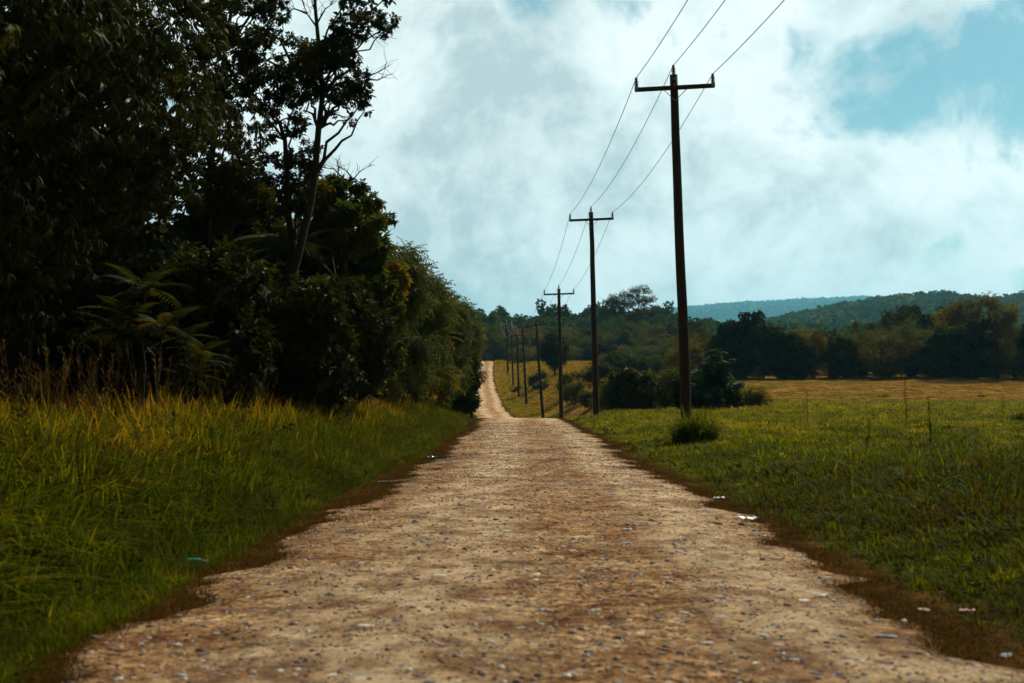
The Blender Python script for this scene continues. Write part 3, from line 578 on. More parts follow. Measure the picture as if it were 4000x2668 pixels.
px_tree('slender_tree', 32, 650, [(650, 880), (655, 690), (680, 600), (712, 470), (722, 400), (734, 300), (738, 220), (733, 120), (727, 30), (722, -60)],
    Z2([(700, 330, 80), (850, 330, 90), (930, 230, 75), (960, 190, 60), (1050, 120, 60), (1050, 210, 55), (1130, 60, 60), (1230, 90, 50), (1270, 40, 35), (1000, 500, 85), (900, 420, 90), (780, 420, 90), (700, 460, 80), (640, 400, 80), (600, 300, 45), (860, 560, 70), (760, 580, 60), (980, 620, 70), (1040, 560, 60), (930, 690, 45), (1090, 720, 30), (960, 780, 28), (1110, 790, 18), (850, 740, 28), (660, 560, 70), (700, 690, 40), (1000, 390, 50), (960, 330, 55), (900, 150, 40), (1200, 160, 30), (980, 20, 45), (1080, 10, 50)]),
    41, 'tall slender tree with pale patched trunk and open leafy top against the sky', DG, T_broad, .14, 56, .135, scale=1.3, bare=[Z2p(q) for q in ([(770, 200), (745, 60), (720, -20)], [(770, 150), (820, 60), (880, 20)], [(760, 180), (700, 100), (660, 0)], [(700, 90), (610, 60), (570, 75)], [(1080, 530), (1160, 500), (1230, 460)], [(1100, 540), (1180, 545), (1230, 520)], [(800, 740), (900, 780), (990, 810)], [(1100, 200), (1150, 260), (1200, 240)])], depth=.9)
px_tree('slender_tree', 33, 690, [(690, 880), (672, 560), (662, 480), (657, 390), (652, 320), (646, 285), (630, 278)],
    Z2([(560, 480, 75), (480, 450, 55), (400, 540, 70), (340, 510, 50), (300, 600, 60), (240, 560, 45), (480, 620, 70), (420, 700, 60), (540, 580, 60), (380, 750, 45), (640, 800, 40), (640, 900, 55), (700, 970, 50), (620, 1050, 50), (700, 1080, 45), (450, 930, 40), (480, 1060, 45), (380, 1040, 45), (300, 990, 40), (350, 1170, 45), (320, 1090, 40), (640, 720, 40), (470, 860, 18), (540, 1230, 70), (640, 1200, 60), (600, 1340, 75), (480, 1270, 45), (420, 1200, 35), (700, 1300, 60), (520, 1420, 60), (700, 1420, 60)]),
    42, 'shorter slender tree forking left of the tall pale trunk', DG, T_broad, .15, 52, .12, scale=1.2,
    extra=[(Z2p([(520, 830), (470, 832), (400, 840), (340, 850), (290, 845), (262, 820)]), .055), (Z2p([(620, 470), (560, 370), (520, 290), (485, 230)]), .05), (Z2p([(600, 500), (490, 440), (400, 385), (370, 300)]), .04), (Z2p([(560, 370), (500, 375), (430, 385), (330, 450)]), .03)], depth=.8)
px_tree('leaning_tree', 28, 480, [(480, 900), (470, 600), (480, 400), (500, 250), (520, 120), (540, 20), (560, -60)],
    Z2([(40, 30, 60), (110, 50, 40), (200, 20, 45), (300, 60, 50), (300, 150, 45), (370, 190, 45), (420, 60, 50), (520, 50, 50), (540, 120, 40), (470, 160, 55), (430, 230, 40), (435, 290, 25), (80, 150, 70), (60, 250, 70), (170, 230, 60), (250, 290, 70), (300, 250, 50), (150, 400, 60), (210, 340, 60), (300, 400, 35), (60, 400, 60), (40, 520, 60), (110, 560, 55), (60, 660, 70), (170, 620, 60), (180, 730, 60), (120, 820, 80), (190, 950, 60), (230, 1080, 60), (160, 1200, 90), (280, 1230, 70), (380, 1320, 70), (300, 1400, 90), (150, 1400, 100), (430, 1450, 50), (-30, 100, 70), (-40, 300, 80)]),
    43, 'dark small leaved tree whose thin canopy lets sky through beside the mango tree', DG, T_broad, .15, 58, .1, scale=1.15, depth=1.0)
px_tree('round_tree', 38, 790, [(790, 900), (785, 700), (790, 600), (800, 520), (790, 460), (780, 420)],
    Z2([(830, 1230, 60), (780, 1200, 40), (900, 1290, 70), (1000, 1240, 35), (1050, 1260, 35), (1000, 1330, 50), (860, 1400, 90), (950, 1420, 70), (1080, 1430, 55), (1130, 1380, 35), (1190, 1410, 38), (1230, 1460, 28), (1160, 1470, 50), (1100, 1520, 60), (1190, 1530, 40), (800, 1330, 80), (820, 1500, 90), (1000, 1500, 80), (720, 1500, 80), (740, 1400, 70), (900, 1580, 90), (780, 1620, 90), (680, 1600, 80), (1000, 1650, 90), (1080, 1620, 60)]),
    44, 'rounded leafy tree right of the slender trunks with bare twigs on top', MG, T_broad, .2, 110, .14, bare=[Z2p(q) for q in ([(960, 1240), (1010, 1220), (1060, 1165), (1120, 1130)], [(900, 1230), (910, 1150), (905, 1100)], [(1010, 1220), (960, 1160), (900, 1130)], [(940, 1210), (880, 1150), (800, 1140)])], depth=1.6)
Z4 = lambda L_: [(529 + .2999 * a, 529 + .2999 * b, .2999 * c) for a, b, c in L_]
def fill(outline, n, r, seed, low=1300):
    """clump centres between a skyline and the ground"""
    rng = np.random.default_rng(seed); a = np.array(outline, float); xx = rng.uniform(a[0, 0], a[-1, 0], n); top = np.interp(xx, a[:, 0], a[:, 1])
    yy = top + r * .8 + (low - top - r) * rng.uniform(0, 1, n) ** 1.1; e = [(q, np.interp(q, a[:, 0], a[:, 1]) + r * .7, r * rng.uniform(.5, .8)) for q in np.arange(a[0, 0], a[-1, 0], r * .55)]
    return list(zip(xx, yy, r * rng.uniform(.7, 1.2, n))) + e
def roadside(d, base, outline, n, r, seed, label, mat, Ts, size, per, depth, low=1250, name='roadside_tree', cat='tree', tr=.13, droop=.3):
    cl = Z4(fill(outline, n, r, seed, low)); bx = 529 + .2999 * base; ty = 529 + .2999 * np.interp(base, [q[0] for q in outline], [q[1] for q in outline]) + 20
    return px_tree(name, d, bx, [(bx, 900), (bx + 3, 860), (bx - 4, 800), (bx + 3, (800 + ty) / 2), (bx, ty)], cl, seed, label, mat, Ts, size, per, tr, depth=depth, droop=droop, cat=cat, nl=26)
roadside(44, 800, [(480, 300), (560, 120), (650, 60), (780, 0), (900, 10), (1050, 30), (1140, 60), (1200, 110), (1230, 200)], 80, 75, 51, 'dense dark tree right of the palm, its crown meeting the sky', MG, T_broad, .32, 60, 2.2)
roadside(52, 1200, [(1000, 250), (1100, 160), (1200, 110), (1300, 150), (1370, 100), (1410, 170), (1430, 260), (1470, 330)], 60, 65, 52, 'feathery topped tree whose fronds stick out against the sky', MG, T_hang, .6, 55, 2.0)
roadside(60, 1420, [(1180, 300), (1300, 250), (1400, 290), (1490, 300), (1530, 350), (1570, 350), (1620, 460), (1650, 520)], 60, 60, 53, 'dark tree with reddish tips sloping down towards the road', MG, T_hang, .6, 50, 2.0)
roadside(68, 1600, [(1420, 480), (1520, 430), (1600, 450), (1660, 510), (1700, 545), (1750, 570), (1790, 620)], 60, 55, 54, 'rounded dark tree second from the road crest on the left', MG, T_hang, .5, 70, 2.0)
roadside(75, 1760, [(1600, 580), (1680, 540), (1750, 550), (1810, 575), (1860, 610), (1880, 690), (1885, 760)], 60, 45, 55, 'drooping dark tree hanging over the left edge of the road at the crest', MG, T_hang, .5, 75, 1.8, low=1150)
px_tree('roadside_bush', 72, 1085, [(1083, 935), (1082, 900), (1080, 860), (1078, 830)], [(529 + .2999 * a, 529 + .2999 * b, .2999 * c) for a, b, c in [(1 * q[0] - 62, q[1], q[2]) for q in [(1880, 850, 45), (1900, 930, 50), (1920, 1000, 38), (1890, 1060, 55), (1920, 1130, 40), (1880, 1200, 60), (1910, 1290, 45), (1850, 1290, 60), (1800, 1250, 80), (1820, 1340, 50), (1880, 1350, 35), (1780, 1150, 80), (1740, 1250, 60), (1830, 1080, 80), (1850, 960, 70), (1700, 1150, 80), (1640, 1120, 70), (1930, 1325, 22), (1935, 1170, 18)]]],
    56, 'low dark bush spilling onto the left road edge under the drooping tree', SH, T_broad, .3, 90, .07, depth=1.2, cat='bush')
# palm behind the slender trunks
rng = np.random.default_rng(8); xp, dp = (668 - CX) / F * 36, 36.0; zp = tz(xp, dp); root = empty('palm_tree', (xp, dp, zp), 'palm with long fronds showing between the slender trunks', 'palm tree')
hp = P(668, 575, 36)[2] - zp; m_ = MB(); m_.tube(bend((0, 0, -.2), (0, 0, hp), rng, .03, 8), np.linspace(.16, .11, 8), 9); m_.build('trunk', BK, root, smooth=True)
fT = frondT(34, 3, .1, .30, .75)
for k_ in range(13):
    a = k_ * 2.399; e = rng.uniform(-.1, 1.0); m_ = MB(); M_ = frames(np.array([[math.cos(a) * math.cos(e), math.sin(a) * math.cos(e), math.sin(e)]]))
    scatter(m_, [fT], np.array([[0, 0, hp]]), M_, np.array([rng.uniform(1.4, 1.9)]), np.array([.6]), rng); m_.build('frond', DG, root)

# front shrubs
def pinnate(name, px, row_base, d, ht, nf, fl, seed, label, mat=SH, n_head=1, cat='shrub'):
    rng = np.random.default_rng(seed); x = (px - CX) / F * d; z = tz(x, d); root = empty(name, (x, d, z), label, cat)
    s_ = MB(); c = MB(); T = [frondT(14, 60 + k, .30, .21, .6) for k in range(3)]
    for h_ in range(n_head):
        top = np.array([rng.uniform(-.6, .6), rng.uniform(-.5, .5), ht * rng.uniform(.55, .85)]) if h_ else np.array([0, 0, ht]); s_.tube(bend((top[0] * .2, top[1] * .2, -.1), top, rng, .06, 7), np.linspace(.035, .018, 7), 7)
        a = np.arange(nf) * 2.399 + rng.uniform(0, 6); e = rng.uniform(-.25, .9, nf)
        D = np.stack([np.cos(a) * np.cos(e), np.sin(a) * np.cos(e), np.sin(e)], -1)
        scatter(c, T, np.repeat(top[None], nf, 0), frames(D), fl * rng.uniform(.7, 1.1, nf), np.clip(rng.normal(.55, .22, nf), 0, 1), rng)
    s_.build('stem', BK, root, smooth=True); c.build('foliage', mat, root); return root
pinnate('pinnate_shrub', 330, 0, 20.5, 2.5, 14, .85, 1, 'shrub with a rosette of long feathered leaves in front of the dark mango tree', n_head=4)
pinnate('pinnate_shrub', 425, 0, 22.5, 1.7, 10, .7, 2, 'small feathered leaf shrub low beside the rosette shrub', n_head=3)
pinnate('pinnate_shrub', 470, 0, 24, 1.3, 9, .65, 3, 'smallest feathered leaf shrub at the top edge of the tall grass')
def bigleaf(px, d, W, H, seed, label, n=26, per=16, size=.33, mat=SH, low=.2, Ts=None):
    return tree('leafy_shrub', (px - CX) / F * d, d, H, W / 2, low, seed, label, 'shrub', mat, Ts or [whorlT(8, leafT(.34, .5, .05), 1.0, 1.3, 140 + k, .3) for k in range(4)], size, int(n * 1.6), per * 2, .5, .06, .5, nlimb=18)
bigleaf(575, 31, 2.8, 4.0, 61, 'large leaved shrub with drooping leaf bunches left of the slender trunks', 40, 16)
bigleaf(650, 35, 2.7, 3.6, 62, 'drooping leaf shrub under the forked slender tree', 34, 16)
bigleaf(725, 40, 3.2, 4.0, 63, 'shrub with pale glinting leaves below the round tree', 40, 18, .24)
bigleaf(805, 46, 3.4, 4.0, 64, 'broad shrub with olive leaf bunches in front of the dense dark tree', 40, 18, .27)
bigleaf(875, 56, 3.2, 3.4, 65, 'low dark shrub where the tall grass meets the feathery tree', 36, 18, .27)
bigleaf(505, 27, 1.8, 2.3, 66, 'short shrub half sunk in the tall grass near the feathered shrubs', 18, 14, .22)

# right side, close to the poles
tuft('grass_tuft', 1594, 1003, 1.5, 1.3, GG, 'big dark grass tuft at the foot of the nearest pole', 'grass tuft', 64, 71, w=.03, lean=1.2, rn=.38, d=36.8)
tuft('grass_tuft', 1372, 950, 1.0, 1.1, GG, 'yellow green grass tuft at the foot of the second pole', 'grass tuft', 36, 72, w=.03, rn=.7)
tuft('reed_clump', 1478, 945, 2.7, 5.4, RD, 'wide mound of dark glossy reeds between the first two poles', 'reeds', 420, 73, w=.035, lean=.9, rn=.5)
tuft('weed_clump', 1690, 935, 1.2, 2.4, GR, 'straggly brown green weed clump right of the papaya tree', 'weeds', 90, 74, w=.02, lean=.8, rn=.25)
tuft('grass_tuft', 2029, 911, .45, 1.2, GG, 'small round green tuft alone on the brown field', 'grass tuft', 26, 75, w=.06, rn=.3)
tuft('grass_tuft', 2252, 912, .45, 1.2, GG, 'green tuft on the brown field near the right picture edge', 'grass tuft', 26, 76, w=.06, rn=.3)
tuft('grass_tuft', 2338, 970, .75, 1.0, GG, 'dark tuft in the meadow at the right picture edge', 'grass tuft', 26, 77, w=.04, rn=.2)
tuft('grass_tuft', 2090, 948, .3, 1.6, GG, 'low spreading green patch below the tall thin weed in the meadow', 'grass tuft', 60, 78, w=.05, rn=.2)
def weed(px, row, ht, seed, label):
    rng = np.random.default_rng(seed); x, y = hit(px, row); m = MB(); tp = bend((0, 0, -.03), (rng.uniform(-.1, .1), 0, ht), rng, .06, 7); m.tube(tp, np.linspace(.02, .008, 7), 5); n = 44
    t_ = rng.uniform(.15, 1, n); pts = np.stack([np.interp(t_, np.linspace(0, 1, 7), tp[:, k]) for k in range(3)], -1); D = rng.normal(0, 1, (n, 3)); D[:, 2] = np.abs(D[:, 2]) * .6
    scatter(m, [leafT(.3, .2, .03)], pts, frames(D), rng.uniform(.08, .2, n), rng.uniform(0, .8, n), rng)
    tag(m.build('weed_stalk', GG, loc=(x, y, tz(x, y))), label, 'weed', 'tall weeds standing in the meadow')
weed(1853, 968, 1.3, 1, 'tall thin weed left of the others in the meadow'); weed(2080, 985, 1.9, 2, 'tallest thin weed, in the middle of the meadow')
weed(2139, 1030, 1.25, 3, 'nearer thin weed in the meadow, right of the tallest'); weed(2300, 950, 1.0, 4, 'thin weed near the right end of the brown field'); weed(1990, 1040, .8, 5, 'short nearest weed left of the thin pair')
def at(px, d): return (px - CX) / F * d
# papaya-like tree
rng = np.random.default_rng(91); d = 79; x = at(1640, d); z = tz(x, d); root = empty('papaya_tree', (x, d, z), 'papaya like tree with drooping lobed leaves behind the nearest pole', 'tree')
C = gen_crown(3.6, 1.5, .3, 52, rng, lump=.45); w = MB(); woody(w, None, bend((0, 0, -.2), (0, 0, 2.7), rng, .05, 7), .1, C, rng, 20); w.build('trunk', BK, root, smooth=True)
lob = comb([xf(leafT(.3, .35, .04), frames(np.array([[math.cos(a), math.sin(a), -.35]]))[0], .5 if abs(a) < 2 else .35, np.zeros(3)) for a in (-2.4, -1.5, -.75, 0, .75, 1.5, 2.4)])
c = MB(); clumps(c, C, .5, 16, [lob], .75, rng, .35, .7); c.build('crown', BGm, root)
tree('broadleaf_bush', at(1590, 82), 82, 2.6, 1.4, .0, 96, 'dark bush between the reed mound and the papaya tree', 'bush', DG, T_broad, .34, 50, 55, .55, .08)
tree('broadleaf_bush', at(1662, 81), 81, 1.9, .9, .0, 97, 'dark bush at the right side of the papaya tree', 'bush', DG, T_broad, .34, 40, 50, .5, .08)
tree('broadleaf_bush', at(1450, 87), 87, 3.5, 1.7, .1, 92, 'leafy bush rising behind the reed mound', 'bush', SH, T_broad, .42, 40, 45, .6, .08)
tree('broadleaf_bush', at(1405, 100), 100, 3.6, 1.4, .1, 93, 'bright topped round bush right behind the second pole', 'bush', OL, T_spray, .5, 36, 45, .6, .08)
tree('broadleaf_bush', at(1545, 96), 96, 3.3, 1.9, .1, 98, 'olive green bush showing left of the nearest pole above the reeds', 'bush', MG, T_spray, .45, 44, 45, .6, .08)
tree('broadleaf_bush', at(1715, 84), 84, 1.5, 1.3, .0, 99, 'low brownish bush tapering off right of the papaya tree', 'bush', OL, T_spray, .35, 26, 40, .4, .05)
tree('broadleaf_bush', at(1512, 108), 108, 2.9, 1.9, .1, 94, 'low olive bush between the reed mound and the tree line', 'bush', OL, T_spray, .5, 36, 45, .6, .08)
tree('broadleaf_bush', at(1372, 150), 150, 3.6, 1.9, .1, 95, 'dark bush left of the second pole at the foot of the slope', 'bush', SH, T_spray, .5, 36, 45, .7, .08)
for k_, (px, row, H, cr, lab) in enumerate(((1319, 932, 3.2, 1.5, 'young layered tree standing in the brown field by the third pole'), (1300, 915, 3.6, 1.1, 'darker young tree just left of the layered one'), (1352, 940, 2.0, .8, 'small sapling beside the grass tuft of the second pole'))):
    x, y = hit(px, row, 90); tree('young_tree', x, y, H, cr, .4, 100 + k_, lab, mat=OL if k_ == 0 else MG, Ts=T_spray, size=.55, n=34, per=22, clr=.42, tr=.05, flat=.4, nlimb=30)
x, y = hit(1273, 864, 130); tree('lone_tree', x, y, 7.6, 2.9, 1.5, 110, 'dark dense lone tree with bare trunk on the yellow slope', mat=DG, Ts=T_spray, size=.7, n=60, per=60, clr=.95, tr=.16)
for k_, (px, row, H, W, lab) in enumerate(((1243, 872, 1.5, 2.6, 'low dark shrub in the yellow grass left of the lone tree'), (1250, 893, 1.1, 3.4, 'dark green hollow shrub below the lone tree'), (1223, 885, 1.8, 1.2, 'dark upright shrub beside the fifth pole'), (1190, 900, .7, 2.0, 'low green shrub beside the seventh pole'), (1335, 880, 1.8, 4, 'dark shrub at the right end of the yellow slope'))):
    x, y = hit(px, row, 130); tree('slope_shrub', x, y, H, W / 2, .05, 120 + k_, lab, 'shrub', SH, T_spray, .45, 20, 35, .45, .05, nlimb=10)

# tree line behind the brown field: a few kinds, each copied
def proto(seed, mat, H=9., cr=3.9, base=-.4, n=120, per=40, size=.55, Ts=T_spray, clr=.85, lump=.6):
    r_o = tree('field_tree', 0, 185, H, cr, base, seed, 'x', mat=mat, Ts=Ts, size=size, n=n, per=per, clr=clr, tr=.22, lump=lump, nlimb=26); return r_o, kids(r_o), H
protos = [proto(201, MG), proto(202, MG, Ts=T_clump, size=.42), proto(203, OL, cr=4.4), proto(204, DG, cr=3.7, Ts=T_clump, size=.42), proto(205, MG, cr=4.1, base=.5)]
GRP = 'trees of the tree line behind the brown field'
lineup = [  # px, distance, top row, kind, width factor, label
 (1585, 176, 770, 2, 1.1, 'olive tree at the left end of the tree line, behind the nearest pole'), (1640, 180, 757, 4, 1.0, 'green tree left of the tall dark one in the tree line'), (1690, 178, 727, 3, .85, 'tall dark narrow tree rising above the tree line'),
 (1752, 181, 765, 0, 1.0, 'olive brown tree just right of the tall dark tree'), (1806, 179, 757, 3, 1.0, 'dark tree over the first light gap in the tree line'), (1868, 183, 745, 2, 1.1, 'wide brownish tree under the wooded hill slope'),
 (1925, 180, 772, 1, .8, 'lower green tree beside a lit gap under the crowns'), (1975, 182, 752, 0, 1.1, 'brown tipped tree in the middle of the right tree line'), (2040, 178, 752, 2, 1.15, 'wide olive tree with spreading low branches'),
 (2100, 183, 742, 4, 1.1, 'green brown tree above the bright grass strip'), (2158, 180, 752, 1, 1.0, 'leafy green tree with pale glinting leaves'), (2215, 179, 745, 3, 1.1, 'dark tree left of the high orange crowned tree'),
 (2330, 181, 742, 0, 1.1, 'olive tree at the right picture edge'), (2395, 180, 735, 3, 1.1, 'dark tree just past the right picture edge'), (2470, 184, 730, 2, 1.2, 'wide tree beyond the right picture edge')]
for (px, d, row, kd, wf, lab) in lineup:
    r_o, ch, H = protos[kd]; x = at(px, d); z = tz(x, d); hh = (EYE + (HZ - row) / F * d - z) / H
    copy_thing(r_o, ch, (x, d, z - .1), R0.uniform(0, 6.3), (hh * wf, hh * wf, hh), lab)['group'] = GRP
second = []
for k_ in range(30):
    px = 1560 + k_ * 31 + R0.uniform(-12, 12); d = R0.uniform(196, 225); row = ip(px, [(1560, 775), (1700, 772), (1900, 772), (2000, 765), (2200, 755), (2500, 750)]) + R0.uniform(-10, 12)
    r_o, ch, H = protos[int(R0.integers(0, 5))]; x = at(px, d); z = tz(x, d); hh = (EYE + (HZ - row) / F * d - z) / H
    copy_thing(r_o, ch, (x, d, z - .1), R0.uniform(0, 6.3), (hh * 1.1, hh * 1.1, hh), 'tree of the back row, filling in behind the tree line')['group'] = 'back row of the tree line'
for k_ in range(26):
    px = 1392 + k_ * 11 + R0.uniform(-8, 8); d = R0.uniform(185, 290); row = R0.uniform(792, 822)
    r_o, ch, H = protos[int(R0.integers(0, 5))]; x = at(px, d); z = tz(x, d); hh = max(.3, (EYE + (HZ - row) / F * d - z) / H)
    copy_thing(r_o, ch, (x, d, z - .2), R0.uniform(0, 6.3), (hh * 1.15, hh * 1.15, hh), 'scrubby green tree on the slope behind the two nearest poles')['group'] = 'scrub behind the two nearest poles'
for k_ in range(34):
    px = 1600 + k_ * 27 + R0.uniform(-10, 10); d = R0.uniform(182, 192)
    if R0.uniform() < .18: continue
    r_o, ch, H = protos[int(R0.integers(0, 5))]; x = at(px, d); q = R0.uniform(.2, .42)
    copy_thing(r_o, ch, (x, d, tz(x, d) - .3), R0.uniform(0, 6.3), (q * 1.1, q * 1.1, q), 'low dark bush among the trunks of the tree line')['group'] = 'bushes under the tree line'
# darker wide crowns behind, under the hill
for k_, (px, d, row, lab) in enumerate(((2040, 262, 722, 'dark flat crowned tree left of centre behind the right tree line'), (2095, 258, 710, 'dark flat crowned tree, highest behind the right tree line'), (2150, 262, 715, 'dark flat crowned tree right of the highest one'), (2195, 255, 727, 'dark flat crowned tree beside the orange crowned tree'), (1980, 262, 745, 'small dark flat crowned tree over the middle of the tree line'), (1600, 250, 748, 'dark crown behind the nearest pole, below the blue ridge'))):
    r_o, ch, H = protos[3 if k_ % 2 else 1]; x = at(px, d); z = tz(x, d); hh = (EYE + (HZ - row) / F * d - z) / H
    copy_thing(r_o, ch, (x, d, z - .1), R0.uniform(0, 6.3), (hh * 1.0, hh * 1.0, hh), lab)['group'] = 'flat crowned trees behind the tree line'
# far slope trees in the centre
cen = 0
for row_, d, pxs in ((748, 372, np.arange(1130, 1600, 27)), (768, 350, np.arange(1175, 1590, 31)), (790, 333, np.arange(1195, 1620, 33)), (800, 300, np.arange(1395, 1640, 36))):
    for px in pxs:
        kd = int(R0.integers(0, 5)); r_o, ch, H = protos[kd if R0.uniform() < .5 else 2]; px = px + R0.uniform(-9, 9); dd = d + R0.uniform(-8, 8); x = at(px, dd); z = tz(x, dd); hh = (EYE + (HZ - row_ + R0.uniform(-8, 10)) / F * dd - z) / H; hh = max(hh, .55)
        copy_thing(r_o, ch, (x, dd, z - .2), R0.uniform(0, 6.3), (hh * 1.05 if hh > .9 else 1., hh * 1.05 if hh > .9 else 1., hh), 'brownish green tree on the far slope beyond the power poles')['group'] = 'trees on the slope beyond the power poles'
for r_o, ch, H in protos:
    for c in ch: bpy.data.objects.remove(c)
    bpy.data.objects.remove(r_o)
# orange crowned tree
px_tree('orange_crowned_tree', 176, 2290, [(2290, 862), (2288, 800), (2282, 760), (2270, 735)],
    [(1822 + .2624 * a, 617 + .2624 * b, .2624 * c) for a, b, c in [(1680, 265, 45), (1740, 260, 40), (1700, 300, 50), (1750, 320, 60), (1780, 380, 60), (1820, 430, 70), (1800, 480, 60), (1870, 380, 55), (1900, 420, 50), (1930, 350, 40), (1960, 390, 35), (1920, 310, 35), (1860, 500, 50), (1560, 290, 55), (1500, 310, 50), (1430, 300, 45), (1420, 340, 50), (1360, 380, 50), (1450, 380, 60), (1530, 370, 55), (1600, 340, 45), (1620, 390, 40), (1300, 430, 60), (1400, 430, 60), (1480, 440, 40), (1600, 470, 30), (1560, 500, 30), (1840, 560, 60), (1750, 600, 80), (1880, 650, 80), (1700, 700, 90), (1850, 760, 90), (1780, 860, 80)]],
    57, 'high tree with orange green crown above the right end of the tree line', OL, T_spray, .55, 130, .22, scale=1.25, depth=1.6)
px_tree('umbrella_tree', 385, 1465, [(1465, 790), (1464, 740), (1462, 716), (1468, 696), (1478, 675)],
    [(1352 + .2624 * a, 617 + .2624 * b, .2624 * c) for a, b, c in [(490, 162, 32), (510, 195, 30), (430, 182, 38), (385, 185, 30), (400, 225, 45), (340, 222, 40), (300, 213, 26), (250, 238, 34), (205, 245, 32), (170, 288, 26), (140, 280, 20), (215, 280, 40), (270, 285, 45), (330, 280, 45), (400, 285, 45), (460, 265, 45), (510, 265, 40), (550, 265, 28), (480, 300, 35), (340, 320, 40), (250, 325, 45), (180, 340, 45), (110, 360, 40), (150, 385, 45), (240, 375, 45), (520, 360, 50), (570, 380, 45), (450, 370, 50), (400, 430, 60), (350, 420, 50), (440, 470, 60)]],
    58, 'umbrella shaped tree with layered flat crown on the centre skyline', MG, T_spray, .9, 130, .36, scale=1.2, depth=3, flat=.4)
# bare dead tree beside it
d = 383; x = at(1522, d); z = tz(x, d); m = MB(); rng = np.random.default_rng(3); o_ = np.array([x, d, z])
for path, r0 in (([(1522, 790), (1521, 730), (1515, 712), (1510, 697)], .16), ([(1522, 740), (1527, 715), (1528, 700), (1532, 693)], .14), ([(1515, 712), (1519, 703), (1517, 696)], .08), ([(1527, 712), (1522, 704), (1520, 698)], .08), ([(1528, 702), (1525, 696)], .06), ([(1510, 700), (1505, 698)], .06)):
    m.tube(np.array([P(a, b, d) for a, b in path]) - o_, np.linspace(r0, r0 * .4, len(path)), 6)
tag(m.build('dead_tree', DEAD, loc=tuple(o_)), 'bare dead tree with forked grey branches beside the umbrella tree', 'tree')

# wooded hills
HT = leafmat('hill_leaf', [(0, (.012, .032, .012)), (.35, (.026, .062, .018)), (.7, (.050, .105, .024)), (.92, (.12, .15, .03)), (1, (.24, .15, .03))], .3)
RT = leafmat('hazed_ridge_leaf', [(0, (.008, .03, .02)), (.5, (.04, .10, .06)), (1, (.14, .24, .12))], .25)  # part of the distance haze is put into this bluish, lighter leaf colour
def hill_tree(seed, n=26, per=22, size=.9, H=10, cr=4.6):
    rng = np.random.default_rng(seed); C = gen_crown(H, cr, 1.0, n, rng, lump=.3); m = MB(); clumps(m, C, 1.5, per, T_clump, size, rng, .1, .7); m.tube([(0, 0, -1), (0, 0, H * .7)], [.3, .12], 5)
    o_ = m.build('hill_tree', HT); return o_
hp_ = [hill_tree(300 + k) for k in range(5)]; rngh = np.random.default_rng(9); cnt = 0
for y in np.arange(405, 506, 8.5):
    for px in np.arange(1060, 1640, 8.2 * F / y):
        if cnt >= 290: break
        yy = y + rngh.uniform(-4, 4); x = at(px + rngh.uniform(-18, 18), yy); k_ = int(rngh.integers(0, 5)); c = hp_[k_].copy(); COL.objects.link(c); s_ = rngh.uniform(.75, 1.2); c.location = (x, yy, tz(x, yy)); c.scale = (s_, s_, s_ * rngh.uniform(.8, 1.1)); c.rotation_euler = (0, 0, rngh.uniform(0, 6.3)); cnt += 1
        tag(c, 'small looking tree in the green wood on the centre hill', 'tree', 'trees of the wood on the centre hill')
for q in hp_: bpy.data.objects.remove(q)
def wood(name, mat, y0, y1, px0, px1, sp, cr, n, size, seed, label):
    rng = np.random.default_rng(seed); pos = []
    for y in np.arange(y0, y1, sp):
        x = np.arange(at(px0, y), at(px1, y), sp); pos.append(np.stack([x + rng.uniform(-sp, sp, len(x)) * .5, y + rng.uniform(-sp, sp, len(x)) * .5], -1))
    pos = np.concatenate(pos); Nn = len(pos); hh = rng.uniform(.7, 1.25, Nn) * cr * 2; idx = np.repeat(np.arange(Nn), n); d_ = nrm(rng.normal(0, 1, (len(idx), 3))); d_[:, 2] = np.abs(d_[:, 2]) * 1.1 - .25
    z = terr(pos[:, 0], pos[:, 1]); c = np.stack([pos[:, 0], pos[:, 1], z + hh * .55], -1)[idx] + d_ * np.stack([hh * .55, hh * .55, hh * .5], -1)[idx] * rng.uniform(.7, 1.05, len(idx))[:, None]
    tint = np.clip(rng.normal(.42, .2, Nn), 0, 1)[idx] + rng.normal(0, .12, len(idx)); m = MB()
    scatter(m, T_clump, c, frames(nrm(d_ + rng.normal(0, .4, d_.shape)), rng.uniform(-1, 1, len(idx))), size * rng.uniform(.7, 1.3, len(idx)), np.clip(tint, 0, 1), rng)
    return tag(m.build(name, mat), label, 'wood', kind='stuff')
wood('hill_wood', HT, 900, 1850, 1480, 2600, 17, 8, 26, 2.8, 71, 'green wood covering the long hill behind the right tree line')
wood('side_wood', HT, 400, 500, 1640, 2700, 9.5, 4.5, 14, 1.6, 73, 'lower wood between the tree line and the long hill')
wood('far_side_wood', HT, 405, 520, 300, 1060, 10, 5, 14, 1.8, 74, 'wood behind the left roadside trees')
wood('ridge_wood', RT, 7000, 10200, 1350, 2550, 50, 22, 18, 10, 72, 'hazy blue wood along the most distant ridge')

